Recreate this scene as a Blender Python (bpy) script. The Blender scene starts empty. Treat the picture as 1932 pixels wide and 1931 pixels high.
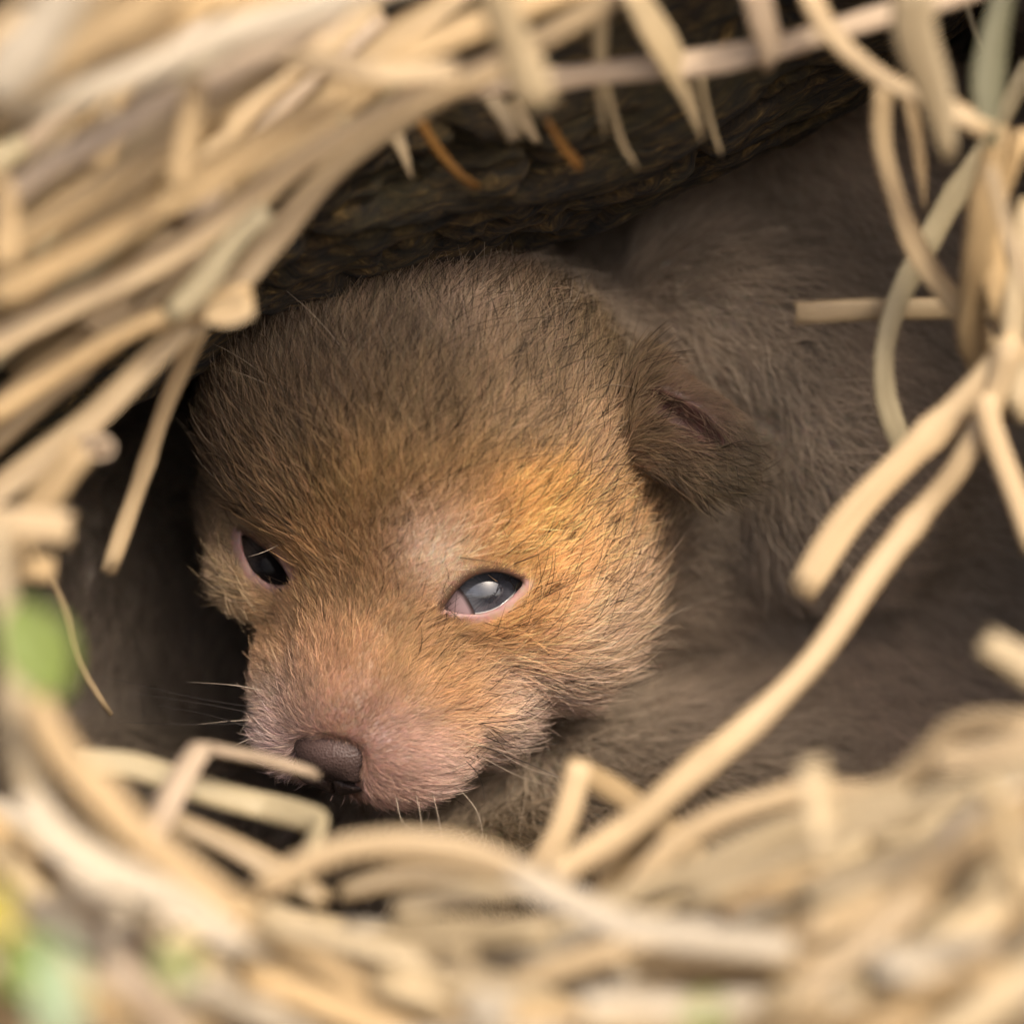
import bpy, math, random
import numpy as np
from mathutils import kdtree
random.seed(7); rng = np.random.default_rng(11)
scene = bpy.context.scene
COL = scene.collection

# ------------------------------------------------------------------ frame of reference
# All measures in centimetres in a frame tilted with the slope of the den mouth (x right, y into the den, z up),
# turned into world metres by W().
PITCH = math.radians(18.0)
CT, ST = math.cos(PITCH), math.sin(PITCH)
DIST = 80.0                       # camera to the cub's eye, cm
PX = 120.75                       # pixels of the traced photo per cm at the eye


def W(p):
    p = np.asarray(p, dtype=np.float64)
    x, y, z = p[..., 0], p[..., 1], p[..., 2]
    return np.stack([x, y * CT + z * ST, -y * ST + z * CT], -1) * 0.01


def at(u, v, y=0.0):
    k = (DIST + y) / DIST
    return np.array([(u - 966) / PX * k, y, (965.5 - v) / PX * k])


def proj(p):
    k = DIST / (DIST + p[..., 1])
    return 966 + p[..., 0] * k * PX, 965.5 - p[..., 2] * k * PX


# ------------------------------------------------------------------ camera, light, exposure
cam_d = bpy.data.cameras.new('camera')
cam_d.lens = 180.0; cam_d.sensor_width = 36.0
cam_d.clip_start = 0.02; cam_d.clip_end = 500
cam_d.dof.use_dof = True; cam_d.dof.focus_distance = 0.80; cam_d.dof.aperture_fstop = 6.0
cam_d.dof.aperture_blades = 9
cam = bpy.data.objects.new('camera', cam_d); COL.objects.link(cam)
cam.location = W((0, -DIST, 0)); cam.rotation_euler = (math.radians(90) - PITCH, 0, 0)
scene.camera = cam

SUN_AZ, SUN_EL = math.radians(149), math.radians(48)
world = bpy.data.worlds.new('World'); scene.world = world; world.use_nodes = True
wn = world.node_tree
sky = wn.nodes.new('ShaderNodeTexSky'); sky.sky_type = 'NISHITA'; sky.sun_disc = False
sky.sun_elevation = SUN_EL; sky.sun_rotation = SUN_AZ
sky.dust_density = 6.0; sky.ozone_density = 0.2; sky.air_density = 0.7      # thin bright overcast, hardly blue
wn.links.new(sky.outputs[0], wn.nodes['Background'].inputs[0])
wn.nodes['Background'].inputs[1].default_value = 0.125
sd = bpy.data.lights.new('sun', 'SUN'); sd.energy = 1.5; sd.angle = math.radians(13); sd.color = (1.0, 0.92, 0.80)
sun = bpy.data.objects.new('sun', sd); COL.objects.link(sun)
from mathutils import Vector
sdir = Vector((math.sin(SUN_AZ) * math.cos(SUN_EL), math.cos(SUN_AZ) * math.cos(SUN_EL), math.sin(SUN_EL)))
sun.rotation_euler = sdir.to_track_quat('Z', 'Y').to_euler(); sun.location = sdir * 3
scene.view_settings.view_transform = 'Standard'; scene.view_settings.look = 'None'
scene.view_settings.exposure = 1.28; scene.view_settings.gamma = 1.0
scene.view_settings.use_curve_mapping = False
scene.render.engine = 'CYCLES'
scene.cycles.max_bounces = 10; scene.cycles.transmission_bounces = 6; scene.cycles.glossy_bounces = 4
scene.cycles.diffuse_bounces = 6
scene.cycles.use_denoising = True
scene.cycles.sample_clamp_indirect = 4.0


# ------------------------------------------------------------------ helpers
def tag(o, label=None, cat=None, group=None, kind=None):
    for k, v in (('label', label), ('category', cat), ('group', group), ('kind', kind)):
        if v: o[k] = v
    return o


def link(name, data, parent=None):
    o = bpy.data.objects.new(name, data); COL.objects.link(o)
    if parent: o.parent = parent
    return o


def mesh(name, V, F, mat, parent=None, smooth=True, uv=None, col=None):
    """one mesh object; V in frame cm, F list/array of tris or quads"""
    me = bpy.data.meshes.new(name)
    V = W(V)
    if isinstance(F, np.ndarray):
        n, k = F.shape
        me.vertices.add(len(V)); me.vertices.foreach_set('co', V.astype(np.float32).ravel())
        me.loops.add(n * k); me.loops.foreach_set('vertex_index', F.astype(np.int32).ravel())
        me.polygons.add(n)
        me.polygons.foreach_set('loop_start', np.arange(0, n * k, k, dtype=np.int32))
        me.update(calc_edges=True); me.validate()
    else:
        me.from_pydata([tuple(v) for v in V], [], F); me.update()
    if smooth:
        me.polygons.foreach_set('use_smooth', np.ones(len(me.polygons), dtype=bool))
    if uv is not None:
        lay = me.uv_layers.new(name='UVMap')
        idx = np.empty(len(me.loops), dtype=np.int32); me.loops.foreach_get('vertex_index', idx)
        lay.data.foreach_set('uv', np.asarray(uv, dtype=np.float32)[idx].ravel())
    if col is not None:
        ca = me.color_attributes.new('col', 'FLOAT_COLOR', 'POINT')
        c4 = np.ones((len(V), 4), dtype=np.float32); c4[:, :3] = col
        ca.data.foreach_set('color', c4.ravel())
    if mat: me.materials.append(mat)
    return link(name, me, parent)


def hash3(ix, iy, iz):
    h = (ix * 374761393 + iy * 668265263 + iz * 2147483647 + 12345) & 0xffffffff
    h = ((h ^ (h >> 13)) * 1274126177) & 0xffffffff
    h = h ^ (h >> 16)
    return (h & 0xffff) / 65535.0


def vnoise(p, s=1.0, off=0):
    p = np.asarray(p) * s + off
    i = np.floor(p).astype(np.int64); f = p - i; f = f * f * (3 - 2 * f)
    r = 0
    for dx in (0, 1):
        for dy in (0, 1):
            for dz in (0, 1):
                w = (f[..., 0] if dx else 1 - f[..., 0]) * (f[..., 1] if dy else 1 - f[..., 1]) * (f[..., 2] if dz else 1 - f[..., 2])
                r = r + w * hash3(i[..., 0] + dx, i[..., 1] + dy, i[..., 2] + dz)
    return r * 2 - 1


def fbm(p, s=1.0, o=3, off=0):
    r, a = 0, 1.0
    for k in range(o):
        r = r + a * vnoise(p, s, off + 17.3 * k); a *= .5; s *= 2.03
    return r


def unit(v):
    return v / np.maximum(np.linalg.norm(v, axis=-1, keepdims=True), 1e-9)


# ------------------------------------------------------------------ materials
class N:
    def __init__(s, name):
        s.m = bpy.data.materials.new(name); s.m.use_nodes = True
        s.t = s.m.node_tree; s.b = s.t.nodes['Principled BSDF']; s.out = s.t.nodes['Material Output']

    def n(s, typ, **kw):
        nd = s.t.nodes.new(typ)
        for k, v in kw.items():
            if k.startswith('i_'): nd.inputs[k[2:].replace('_', ' ')].default_value = v
            else: setattr(nd, k, v)
        return nd

    def l(s, a, b): s.t.links.new(a, b)

    def ramp(s, fac, stops):
        r = s.n('ShaderNodeValToRGB'); e = r.color_ramp.elements
        while len(e) < len(stops): e.new(.5)
        for el, (p, c) in zip(e, stops): el.position = p; el.color = (*c, 1)
        s.l(fac, r.inputs[0]); return r.outputs[0]

    def mix(s, fac, a, b, blend='MIX'):
        m = s.n('ShaderNodeMix', data_type='RGBA', blend_type=blend)
        for sock, v in ((m.inputs[0], fac), (m.inputs[6], a), (m.inputs[7], b)):
            if hasattr(v, 'links'): s.l(v, sock)
            elif isinstance(v, tuple): sock.default_value = (*v, 1)
            else: sock.default_value = v
        return m.outputs[2]

    def bump(s, h, strength=.4, dist=.001):
        b = s.n('ShaderNodeBump'); b.inputs['Strength'].default_value = strength; b.inputs['Distance'].default_value = dist
        s.l(h, b.inputs['Height']); s.l(b.outputs[0], s.b.inputs['Normal'])


def straw_material(name, base, dark):
    m = N(name)
    uv = m.n('ShaderNodeUVMap')
    mp = m.n('ShaderNodeMapping'); mp.inputs['Scale'].default_value = (5, 26, 1)
    m.l(uv.outputs[0], mp.inputs[0])
    oi = m.n('ShaderNodeObjectInfo')
    cmb = m.n('ShaderNodeCombineXYZ'); mu = m.n('ShaderNodeMath', operation='MULTIPLY'); mu.inputs[1].default_value = 50
    m.l(oi.outputs['Random'], mu.inputs[0]); m.l(mu.outputs[0], cmb.inputs[0]); m.l(mu.outputs[0], cmb.inputs[1]); m.l(mu.outputs[0], cmb.inputs[2])
    m.l(cmb.outputs[0], mp.inputs['Location'])
    fib = m.n('ShaderNodeTexNoise', i_Scale=1.0, i_Detail=4.0); m.l(mp.outputs[0], fib.inputs[0])
    mp2 = m.n('ShaderNodeMapping'); mp2.inputs['Scale'].default_value = (7, 1.2, 1)
    m.l(uv.outputs[0], mp2.inputs[0]); m.l(cmb.outputs[0], mp2.inputs['Location'])
    blot = m.n('ShaderNodeTexNoise', i_Scale=1.0, i_Detail=3.0); m.l(mp2.outputs[0], blot.inputs[0])
    c1 = m.mix(m.ramp(fib.outputs[0], [(.35, (0, 0, 0)), (.7, (1, 1, 1))]), dark, base)
    stain = m.ramp(blot.outputs[0], [(.5, (0, 0, 0)), (.72, (1, 1, 1))])
    fac = m.n('ShaderNodeMath', operation='MULTIPLY'); fac.inputs[1].default_value = .6
    m.l(stain, fac.inputs[0])
    c2 = m.mix(fac.outputs[0], c1, tuple(d * .75 for d in dark))
    hsv = m.n('ShaderNodeHueSaturation')
    mr = m.n('ShaderNodeMapRange'); mr.inputs['To Min'].default_value = .70; mr.inputs['To Max'].default_value = 1.2
    m.l(oi.outputs['Random'], mr.inputs[0]); m.l(mr.outputs[0], hsv.inputs['Value']); m.l(c2, hsv.inputs['Color'])
    m.l(hsv.outputs[0], m.b.inputs['Base Color'])
    m.b.inputs['Roughness'].default_value = .5
    m.b.inputs['Specular IOR Level'].default_value = .4
    m.bump(fib.outputs[0], .35, .0006)
    # dry stalks let a little light through
    tr = m.n('ShaderNodeBsdfTranslucent'); m.l(hsv.outputs[0], tr.inputs[0])
    ms = m.n('ShaderNodeMixShader'); ms.inputs[0].default_value = .22
    m.l(m.b.outputs[0], ms.inputs[1]); m.l(tr.outputs[0], ms.inputs[2]); m.l(ms.outputs[0], m.out.inputs[0])
    return m.m


SM = {
    'pale': straw_material('straw pale', (.50, .395, .245), (.41, .305, .165)),
    'white': straw_material('straw bleached', (.54, .46, .35), (.45, .37, .255)),
    'cream': straw_material('straw cream', (.53, .40, .235), (.45, .32, .175)),
    'tan': straw_material('straw tan', (.52, .37, .195), (.42, .285, .135)),
    'pink': straw_material('straw pinkish', (.54, .42, .30), (.45, .335, .22)),
    'gold': straw_material('straw gold', (.50, .36, .19), (.40, .27, .13)),
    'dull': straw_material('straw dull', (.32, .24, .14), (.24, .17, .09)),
    'olive': straw_material('straw olive', (.44, .365, .23), (.36, .29, .165)),
    'green': straw_material('straw green', (.13, .12, .068), (.09, .085, .045)),
    'orange': straw_material('straw rusty', (.26, .13, .03), (.17, .075, .018)),
}


def leaf_material(name, c1, c2):
    m = N(name)
    uv = m.n('ShaderNodeUVMap'); no = m.n('ShaderNodeTexNoise', i_Scale=9.0, i_Detail=4.0); m.l(uv.outputs[0], no.inputs[0])
    c = m.mix(no.outputs[0], c1, c2); m.l(c, m.b.inputs['Base Color']); m.b.inputs['Roughness'].default_value = .45
    tr = m.n('ShaderNodeBsdfTranslucent'); m.l(c, tr.inputs[0])
    ms = m.n('ShaderNodeMixShader'); ms.inputs[0].default_value = .35
    m.l(m.b.outputs[0], ms.inputs[1]); m.l(tr.outputs[0], ms.inputs[2]); m.l(ms.outputs[0], m.out.inputs[0])
    return m.m


def soil_material():
    m = N('soil'); tc = m.n('ShaderNodeTexCoord')
    a = m.n('ShaderNodeTexNoise', i_Scale=60.0, i_Detail=8.0, i_Roughness=.65); m.l(tc.outputs['Object'], a.inputs[0])
    c = m.ramp(a.outputs[0], [(.3, (.028, .020, .014)), (.6, (.075, .056, .040)), (.8, (.13, .10, .075))])
    m.l(c, m.b.inputs['Base Color']); m.b.inputs['Roughness'].default_value = .95
    m.bump(a.outputs[0], .8, .004)
    return m.m


def bark_material():
    m = N('mossy bark'); uv = m.n('ShaderNodeUVMap'); tc = m.n('ShaderNodeTexCoord')
    mp = m.n('ShaderNodeMapping'); mp.inputs['Scale'].default_value = (210, 800, 1); m.l(uv.outputs[0], mp.inputs[0])
    f = m.n('ShaderNodeTexNoise', i_Scale=1.0, i_Detail=9.0, i_Roughness=.68); f.inputs['Distortion'].default_value = .8
    m.l(mp.outputs[0], f.inputs[0])
    c = m.ramp(f.outputs[0], [(.38, (.003, .0018, .0004)), (.48, (.024, .0135, .0028)), (.59, (.085, .049, .011)), (.70, (.26, .16, .05))])
    g = m.n('ShaderNodeTexNoise', i_Scale=38.0, i_Detail=6.0, i_Roughness=.7); m.l(tc.outputs['Object'], g.inputs[0])
    mo = m.ramp(g.outputs[0], [(.48, (0, 0, 0)), (.62, (1, 1, 1))])
    fm = m.n('ShaderNodeMath', operation='MULTIPLY'); fm.inputs[1].default_value = .6; m.l(mo, fm.inputs[0])
    mossc = m.mix(f.outputs[0], (.018, .014, .0015), (.075, .056, .008))
    m.l(m.mix(fm.outputs[0], c, mossc), m.b.inputs['Base Color'])
    m.b.inputs['Roughness'].default_value = .85
    m.bump(f.outputs[0], 1.0, .004)
    return m.m


def fur_material(name, rough=.42):
    m = bpy.data.materials.new(name); m.use_nodes = True; t = m.node_tree
    for nd in list(t.nodes):
        if nd.type == 'BSDF_PRINCIPLED': t.nodes.remove(nd)
    h = t.nodes.new('ShaderNodeBsdfPrincipled')
    at_ = t.nodes.new('ShaderNodeAttribute'); at_.attribute_name = 'col'
    ci = t.nodes.new('ShaderNodeHairInfo')
    # roots a little darker than tips, like under-fur
    mr = t.nodes.new('ShaderNodeMapRange'); mr.inputs['To Min'].default_value = .72; mr.inputs['To Max'].default_value = 1.1
    t.links.new(ci.outputs['Intercept'], mr.inputs[0])
    mx = t.nodes.new('ShaderNodeVectorMath'); mx.operation = 'SCALE'
    t.links.new(at_.outputs['Color'], mx.inputs[0]); t.links.new(mr.outputs[0], mx.inputs['Scale'])
    t.links.new(mx.outputs[0], h.inputs['Base Color'])
    h.inputs['Roughness'].default_value = rough; h.inputs['Specular IOR Level'].default_value = .28
    tr = t.nodes.new('ShaderNodeBsdfTranslucent'); t.links.new(mx.outputs[0], tr.inputs[0])
    ms = t.nodes.new('ShaderNodeMixShader'); ms.inputs[0].default_value = .28
    t.links.new(h.outputs[0], ms.inputs[1]); t.links.new(tr.outputs[0], ms.inputs[2])
    t.links.new(ms.outputs[0], t.nodes['Material Output'].inputs[0])
    return m


def skin_material():
    m = N('skin'); a = m.n('ShaderNodeAttribute', attribute_name='col')
    tc = m.n('ShaderNodeTexCoord'); no = m.n('ShaderNodeTexNoise', i_Scale=900.0, i_Detail=4.0); m.l(tc.outputs['Object'], no.inputs[0])
    m.l(m.mix(.25, a.outputs['Color'], no.outputs['Color'], 'OVERLAY'), m.b.inputs['Base Color'])
    m.b.inputs['Roughness'].default_value = .5; m.b.inputs['Specular IOR Level'].default_value = .25
    m.b.inputs['Subsurface Weight'].default_value = .25; m.b.inputs['Subsurface Radius'].default_value = (.0012, .0005, .0003)
    m.bump(no.outputs[0], .35, .0003)
    return m.m


def nose_material():
    m = N('nose leather'); a = m.n('ShaderNodeAttribute', attribute_name='col')
    tc = m.n('ShaderNodeTexCoord')
    vo = m.n('ShaderNodeTexVoronoi', i_Scale=2600.0); m.l(tc.outputs['Object'], vo.inputs[0])
    m.l(a.outputs['Color'], m.b.inputs['Base Color']); m.b.inputs['Roughness'].default_value = .48
    m.b.inputs['Specular IOR Level'].default_value = .26
    m.bump(vo.outputs['Distance'], .5, .00025)
    return m.m


def plain(name, c, rough=.5, coat=0.0):
    m = N(name); tc = m.n('ShaderNodeTexCoord'); no = m.n('ShaderNodeTexNoise', i_Scale=1500.0, i_Detail=2.0)
    m.l(tc.outputs['Object'], no.inputs[0])
    m.l(m.mix(no.outputs[0], tuple(x * .8 for x in c), tuple(x * 1.15 for x in c)), m.b.inputs['Base Color'])
    m.b.inputs['Roughness'].default_value = rough
    m.b.inputs['Coat Weight'].default_value = coat; m.b.inputs['Coat Roughness'].default_value = .04
    return m.m


def iris_material(name, dark, coat=1.0, tint=(1, 1, 1)):
    """angle from the gaze axis is stored in the UV's u (0 pupil centre, 1 limbus), v runs round"""
    m = N(name); uv = m.n('ShaderNodeUVMap'); sp = m.n('ShaderNodeSeparateXYZ'); m.l(uv.outputs[0], sp.inputs[0])
    mp = m.n('ShaderNodeMapping'); mp.inputs['Scale'].default_value = (2.2, 34, 1); m.l(uv.outputs[0], mp.inputs[0])
    no = m.n('ShaderNodeTexNoise', i_Scale=1.0, i_Detail=5.0); m.l(mp.outputs[0], no.inputs[0])
    k = dark
    q = lambda *c: tuple(x * k * t for x, t in zip(c, tint))
    base = m.ramp(sp.outputs[0], [(0, q(.010, .011, .015)), (.22, q(.016, .017, .023)), (.52, q(.078, .082, .096)), (.86, q(.110, .108, .115)), (1, q(.020, .016, .015))])
    str_ = m.ramp(no.outputs[0], [(.3, (.45, .45, .48)), (.7, (1.5, 1.45, 1.35))])
    m.l(m.mix(.8, base, str_, 'MULTIPLY'), m.b.inputs['Base Color'])
    m.b.inputs['Roughness'].default_value = .35; m.b.inputs['Specular IOR Level'].default_value = .05 * coat
    m.b.inputs['Coat Weight'].default_value = coat; m.b.inputs['Coat Roughness'].default_value = .0; m.b.inputs['Coat IOR'].default_value = 1.7
    return m.m


M_SOIL, M_BARK, M_FUR, M_SKIN, M_NOSE = soil_material(), bark_material(), fur_material('fur'), skin_material(), nose_material()

# ------------------------------------------------------------------ setting: earth bank with the den hollow
def build_bank():
    nphi, nin, nout = 200, 46, 60
    V = []; rows = nin + nout
    c = np.array([1.0, -2.0, -0.4]); R = np.array([17.0, 19.0, 7.6])
    phi = np.linspace(0, 2 * np.pi, nphi, endpoint=False)
    cp, sp = np.cos(phi), np.sin(phi)
    Rz = np.where(sp > 0, 10.5, 7.6)
    # squarish mouth
    upb = np.array([0, CT * .62 - ST * .78, ST * .62 + CT * .78])       # up the bank
    fwd = np.array([0, -CT, -ST])                                      # over the ground toward the viewer
    for i in range(nin):
        a = (i + .35) / nin * math.pi / 2
        nx = 1 - .36 * max(0, math.sin(a) - .82) / .18          # mouth drawn in past view, narrower than the hollow, to shade the bodies
        P = np.stack([c[0] + R[0] * nx * math.sin(a) * cp, np.full(nphi, c[1] + R[1] * math.cos(a)), c[2] + Rz * math.sin(a) * sp], -1)
        V.append(P)
    rim = np.stack([c[0] + R[0] * .64 * cp, np.full(nphi, c[1]), c[2] + Rz * sp], -1)
    for j in range(nout):
        rho = 0.5 * (1.155 ** j - 1) * 3.2
        d = np.stack([cp, 0 * cp, 0 * cp], -1) + np.where(sp[:, None] > 0, sp[:, None] * upb, -sp[:, None] * fwd)
        P = rim + rho * d
        lip = np.clip(-sp, 0, 1)[:, None] * 3.6 * math.exp(-((rho - 13) / 9.0) ** 2)
        P = P + lip * np.array([0, -ST, CT])
        V.append(P)
    V = np.concatenate(V)
    nrm = fbm(V, .35, 4)[:, None]
    amp = np.clip(np.linalg.norm(V, axis=1) * .03, .5, 6)[:, None]
    V = V + nrm * amp * np.array([.25, .3, .55])
    F = []
    for r in range(rows - 1):
        for k in range(nphi):
            k2 = (k + 1) % nphi
            F.append((r * nphi + k, (r + 1) * nphi + k, (r + 1) * nphi + k2, r * nphi + k2))
    o = mesh('earth_bank', V, np.array(F), M_SOIL)
    # close the back pole
    tag(o, kind='structure')
    cap = V[:nphi].mean(0)
    return o


build_bank()


# ------------------------------------------------------------------ log over the den mouth
def build_log():
    nl, na = 320, 520
    ang = math.radians(25.5); ax = np.array([math.cos(ang), .06, math.sin(ang)]); ax /= np.linalg.norm(ax)
    c0 = at(850, -208, .9)
    e1 = unit(np.cross(ax, [0, 1, 0])); e2 = unit(np.cross(ax, e1))
    s = np.linspace(-17, 19, nl); a = np.linspace(0, 2 * np.pi, na, endpoint=False)
    S, A = np.meshgrid(s, a, indexing='ij')
    r = 5.5 + .25 * np.sin(S * .35 + 1) + .18 * np.sin(2 * A + S * .12)
    q = np.stack([S * .16, np.cos(A) * 1.1 + 3, np.sin(A) * 1.1], -1)
    rid = np.abs(fbm(np.stack([S * .28 + .5 * np.sin(A * 2), np.cos(A) * 4.0, np.sin(A) * 4.0], -1), 1.0, 4))
    r = r + .28 * fbm(q, 1.6, 3) - .34 * np.exp(-(rid / .10) ** 2) + .14 * fbm(np.stack([S * .7, np.cos(A) * 8, np.sin(A) * 8], -1), 1.0, 3)
    # loose bark plates stepping outward
    pl = vnoise(np.stack([S * .30, np.cos(A) * 2.6, np.sin(A) * 2.6], -1), 1.0, 40)
    r = r + .11 * np.tanh(pl * 9)
    fb = fbm(np.stack([S * .55 + 2 * vnoise(np.stack([S * .3, np.cos(A) * 3, np.sin(A) * 3], -1)), np.cos(A) * 26, np.sin(A) * 26], -1), 1.0, 3)
    r = r + .075 * fb - .16 * np.clip(fb - .55, 0, 1) + .03 * fbm(np.stack([S * 3, np.cos(A) * 22, np.sin(A) * 22], -1), 1.0, 2)
    pit = vnoise(np.stack([S * 1.1, np.cos(A) * 7, np.sin(A) * 7], -1), 1.0, 90)
    r = r - .30 * np.clip(pit - .62, 0, 1)
    P = c0 + S[..., None] * ax + (r * np.cos(A))[..., None] * e1 + (r * np.sin(A))[..., None] * e2
    V = P.reshape(-1, 3)
    i = np.arange(nl - 1)[:, None]; k = np.arange(na)[None, :]; k2 = (k + 1) % na
    F = np.stack([i * na + k, i * na + k2, (i + 1) * na + k2, (i + 1) * na + k], -1).reshape(-1, 4)
    uv = np.stack([(S * .01).ravel(), (A * 5.5 * .01).ravel()], -1)
    # sawn/broken ends
    V = np.concatenate([V, [c0 + s[0] * ax, c0 + s[-1] * ax]]); uv = np.concatenate([uv, [[0, 0], [0, 0]]])
    n = nl * na
    F = [tuple(f) for f in F] + [(n, (j + 1) % na, j) for j in range(na)] + [(n + 1, (nl - 1) * na + j, (nl - 1) * na + (j + 1) % na) for j in range(na)]
    o = mesh('log', V, F, M_BARK, uv=uv)
    return tag(o, 'dark mossy rotting log lying slantwise above the fox cub\'s head', 'log')


build_log()

# ------------------------------------------------------------------ signed distance modelling
C0 = at(710, 1087, 0.55); HS = 0.91
HR, HF, HU = np.array([.95, -.284, -.13]), np.array([-.29, -.647, -.704]), np.array([-.116, -.706, .697])
HR, HF, HU = unit(HR), unit(HF), unit(HU)


def H(a, b, c): return C0 + HS * (a * HR + b * HF + c * HU)


def ellip(c, r, A=None):
    c = np.asarray(c, float); r = np.asarray(r, float); A = np.eye(3) if A is None else np.asarray(A)

    def f(P):
        q = (P - c) @ A.T
        k0 = np.linalg.norm(q / r, axis=-1); k1 = np.linalg.norm(q / (r * r), axis=-1)
        return k0 * (k0 - 1.0) / np.maximum(k1, 1e-6)
    return f, c, float(r.max())


HA = np.stack([HR, HF, HU])


def hell(c, r, rot=None):
    return ellip(H(*c), np.asarray(r) * HS, HA if rot is None else rot @ HA)


def cone(p, q, r1, r2):
    p, q = np.asarray(p), np.asarray(q)

    def f(P):
        d = q - p; t = np.clip(((P - p) @ d) / (d @ d), 0, 1)
        return np.linalg.norm(P - p - t[..., None] * d, axis=-1) - (r1 + (r2 - r1) * t)
    return f, (p + q) / 2, np.linalg.norm(q - p) / 2 + max(r1, r2)


def poly_sdf(U, Vv, poly):
    n = len(poly); d = np.full(U.shape, 1e9); ins = np.zeros(U.shape, bool)
    for i in range(n):
        x1, y1 = poly[i]; x2, y2 = poly[(i + 1) % n]
        ex, ey = x2 - x1, y2 - y1; wx, wy = U - x1, Vv - y1
        t = np.clip((wx * ex + wy * ey) / (ex * ex + ey * ey), 0, 1)
        d = np.minimum(d, (wx - ex * t) ** 2 + (wy - ey * t) ** 2)
        c = ((y1 > Vv) != (y2 > Vv)) & (U < (x2 - x1) * (Vv - y1) / (y2 - y1 + 1e-12) + x1)
        ins ^= c
    d = np.sqrt(d); return np.where(ins, -d, d)


def smooth_poly(pts, n=6):
    pts = np.array(pts, float); out = []; m = len(pts)
    for i in range(m):
        p0, p1, p2, p3 = pts[i - 1], pts[i], pts[(i + 1) % m], pts[(i + 2) % m]
        for k in range(n):
            t = k / n
            out.append(.5 * ((2 * p1) + (-p0 + p2) * t + (2 * p0 - 5 * p1 + 4 * p2 - p3) * t * t + (-p0 + 3 * p1 - 3 * p2 + p3) * t ** 3))
    return out


EYE_R = .73
EYES = [
    dict(c=at(905, 1115, .72), poly=[(837, 1149), (850, 1129), (866, 1109), (888, 1091), (915, 1081), (943, 1080), (964, 1087), (986, 1099), (971, 1120), (944, 1143), (922, 1153), (902, 1158), (874, 1158), (852, 1153)], cor=((837, 1149), (985, 1100)), up=-1),
    dict(c=at(503, 1069, 1.72), poly=[(455, 1010), (470, 1014), (489, 1029), (513, 1046), (533, 1070), (547, 1098), (526, 1104), (503, 1098), (483, 1084), (470, 1065), (461, 1044)], cor=((455, 1008), (547, 1099)), up=-1),
]
for e in EYES: e['poly'] = smooth_poly(e['poly'], 3)


def above(e, u, v):
    (x1, y1), (x2, y2) = e['cor']
    return ((x2 - x1) * (v - y1) - (y2 - y1) * (u - x1)) < 0        # on the brow side of the line between the corners


def prism(e):
    def f(P):
        u, v = proj(P)
        d = poly_sdf(u, v, e['poly']) / PX
        return np.maximum(d, P[..., 1] - e['c'][1])
    return f, e['c'], 1.0


rotz = lambda d: np.array([[math.cos(math.radians(d)), math.sin(math.radians(d)), 0], [-math.sin(math.radians(d)), math.cos(math.radians(d)), 0], [0, 0, 1]])


def roty(deg):   # rotation in the picture plane (x,z), positive = clockwise
    a = math.radians(deg); return np.array([[math.cos(a), 0, -math.sin(a)], [0, 1, 0], [math.sin(a), 0, math.cos(a)]])


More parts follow.
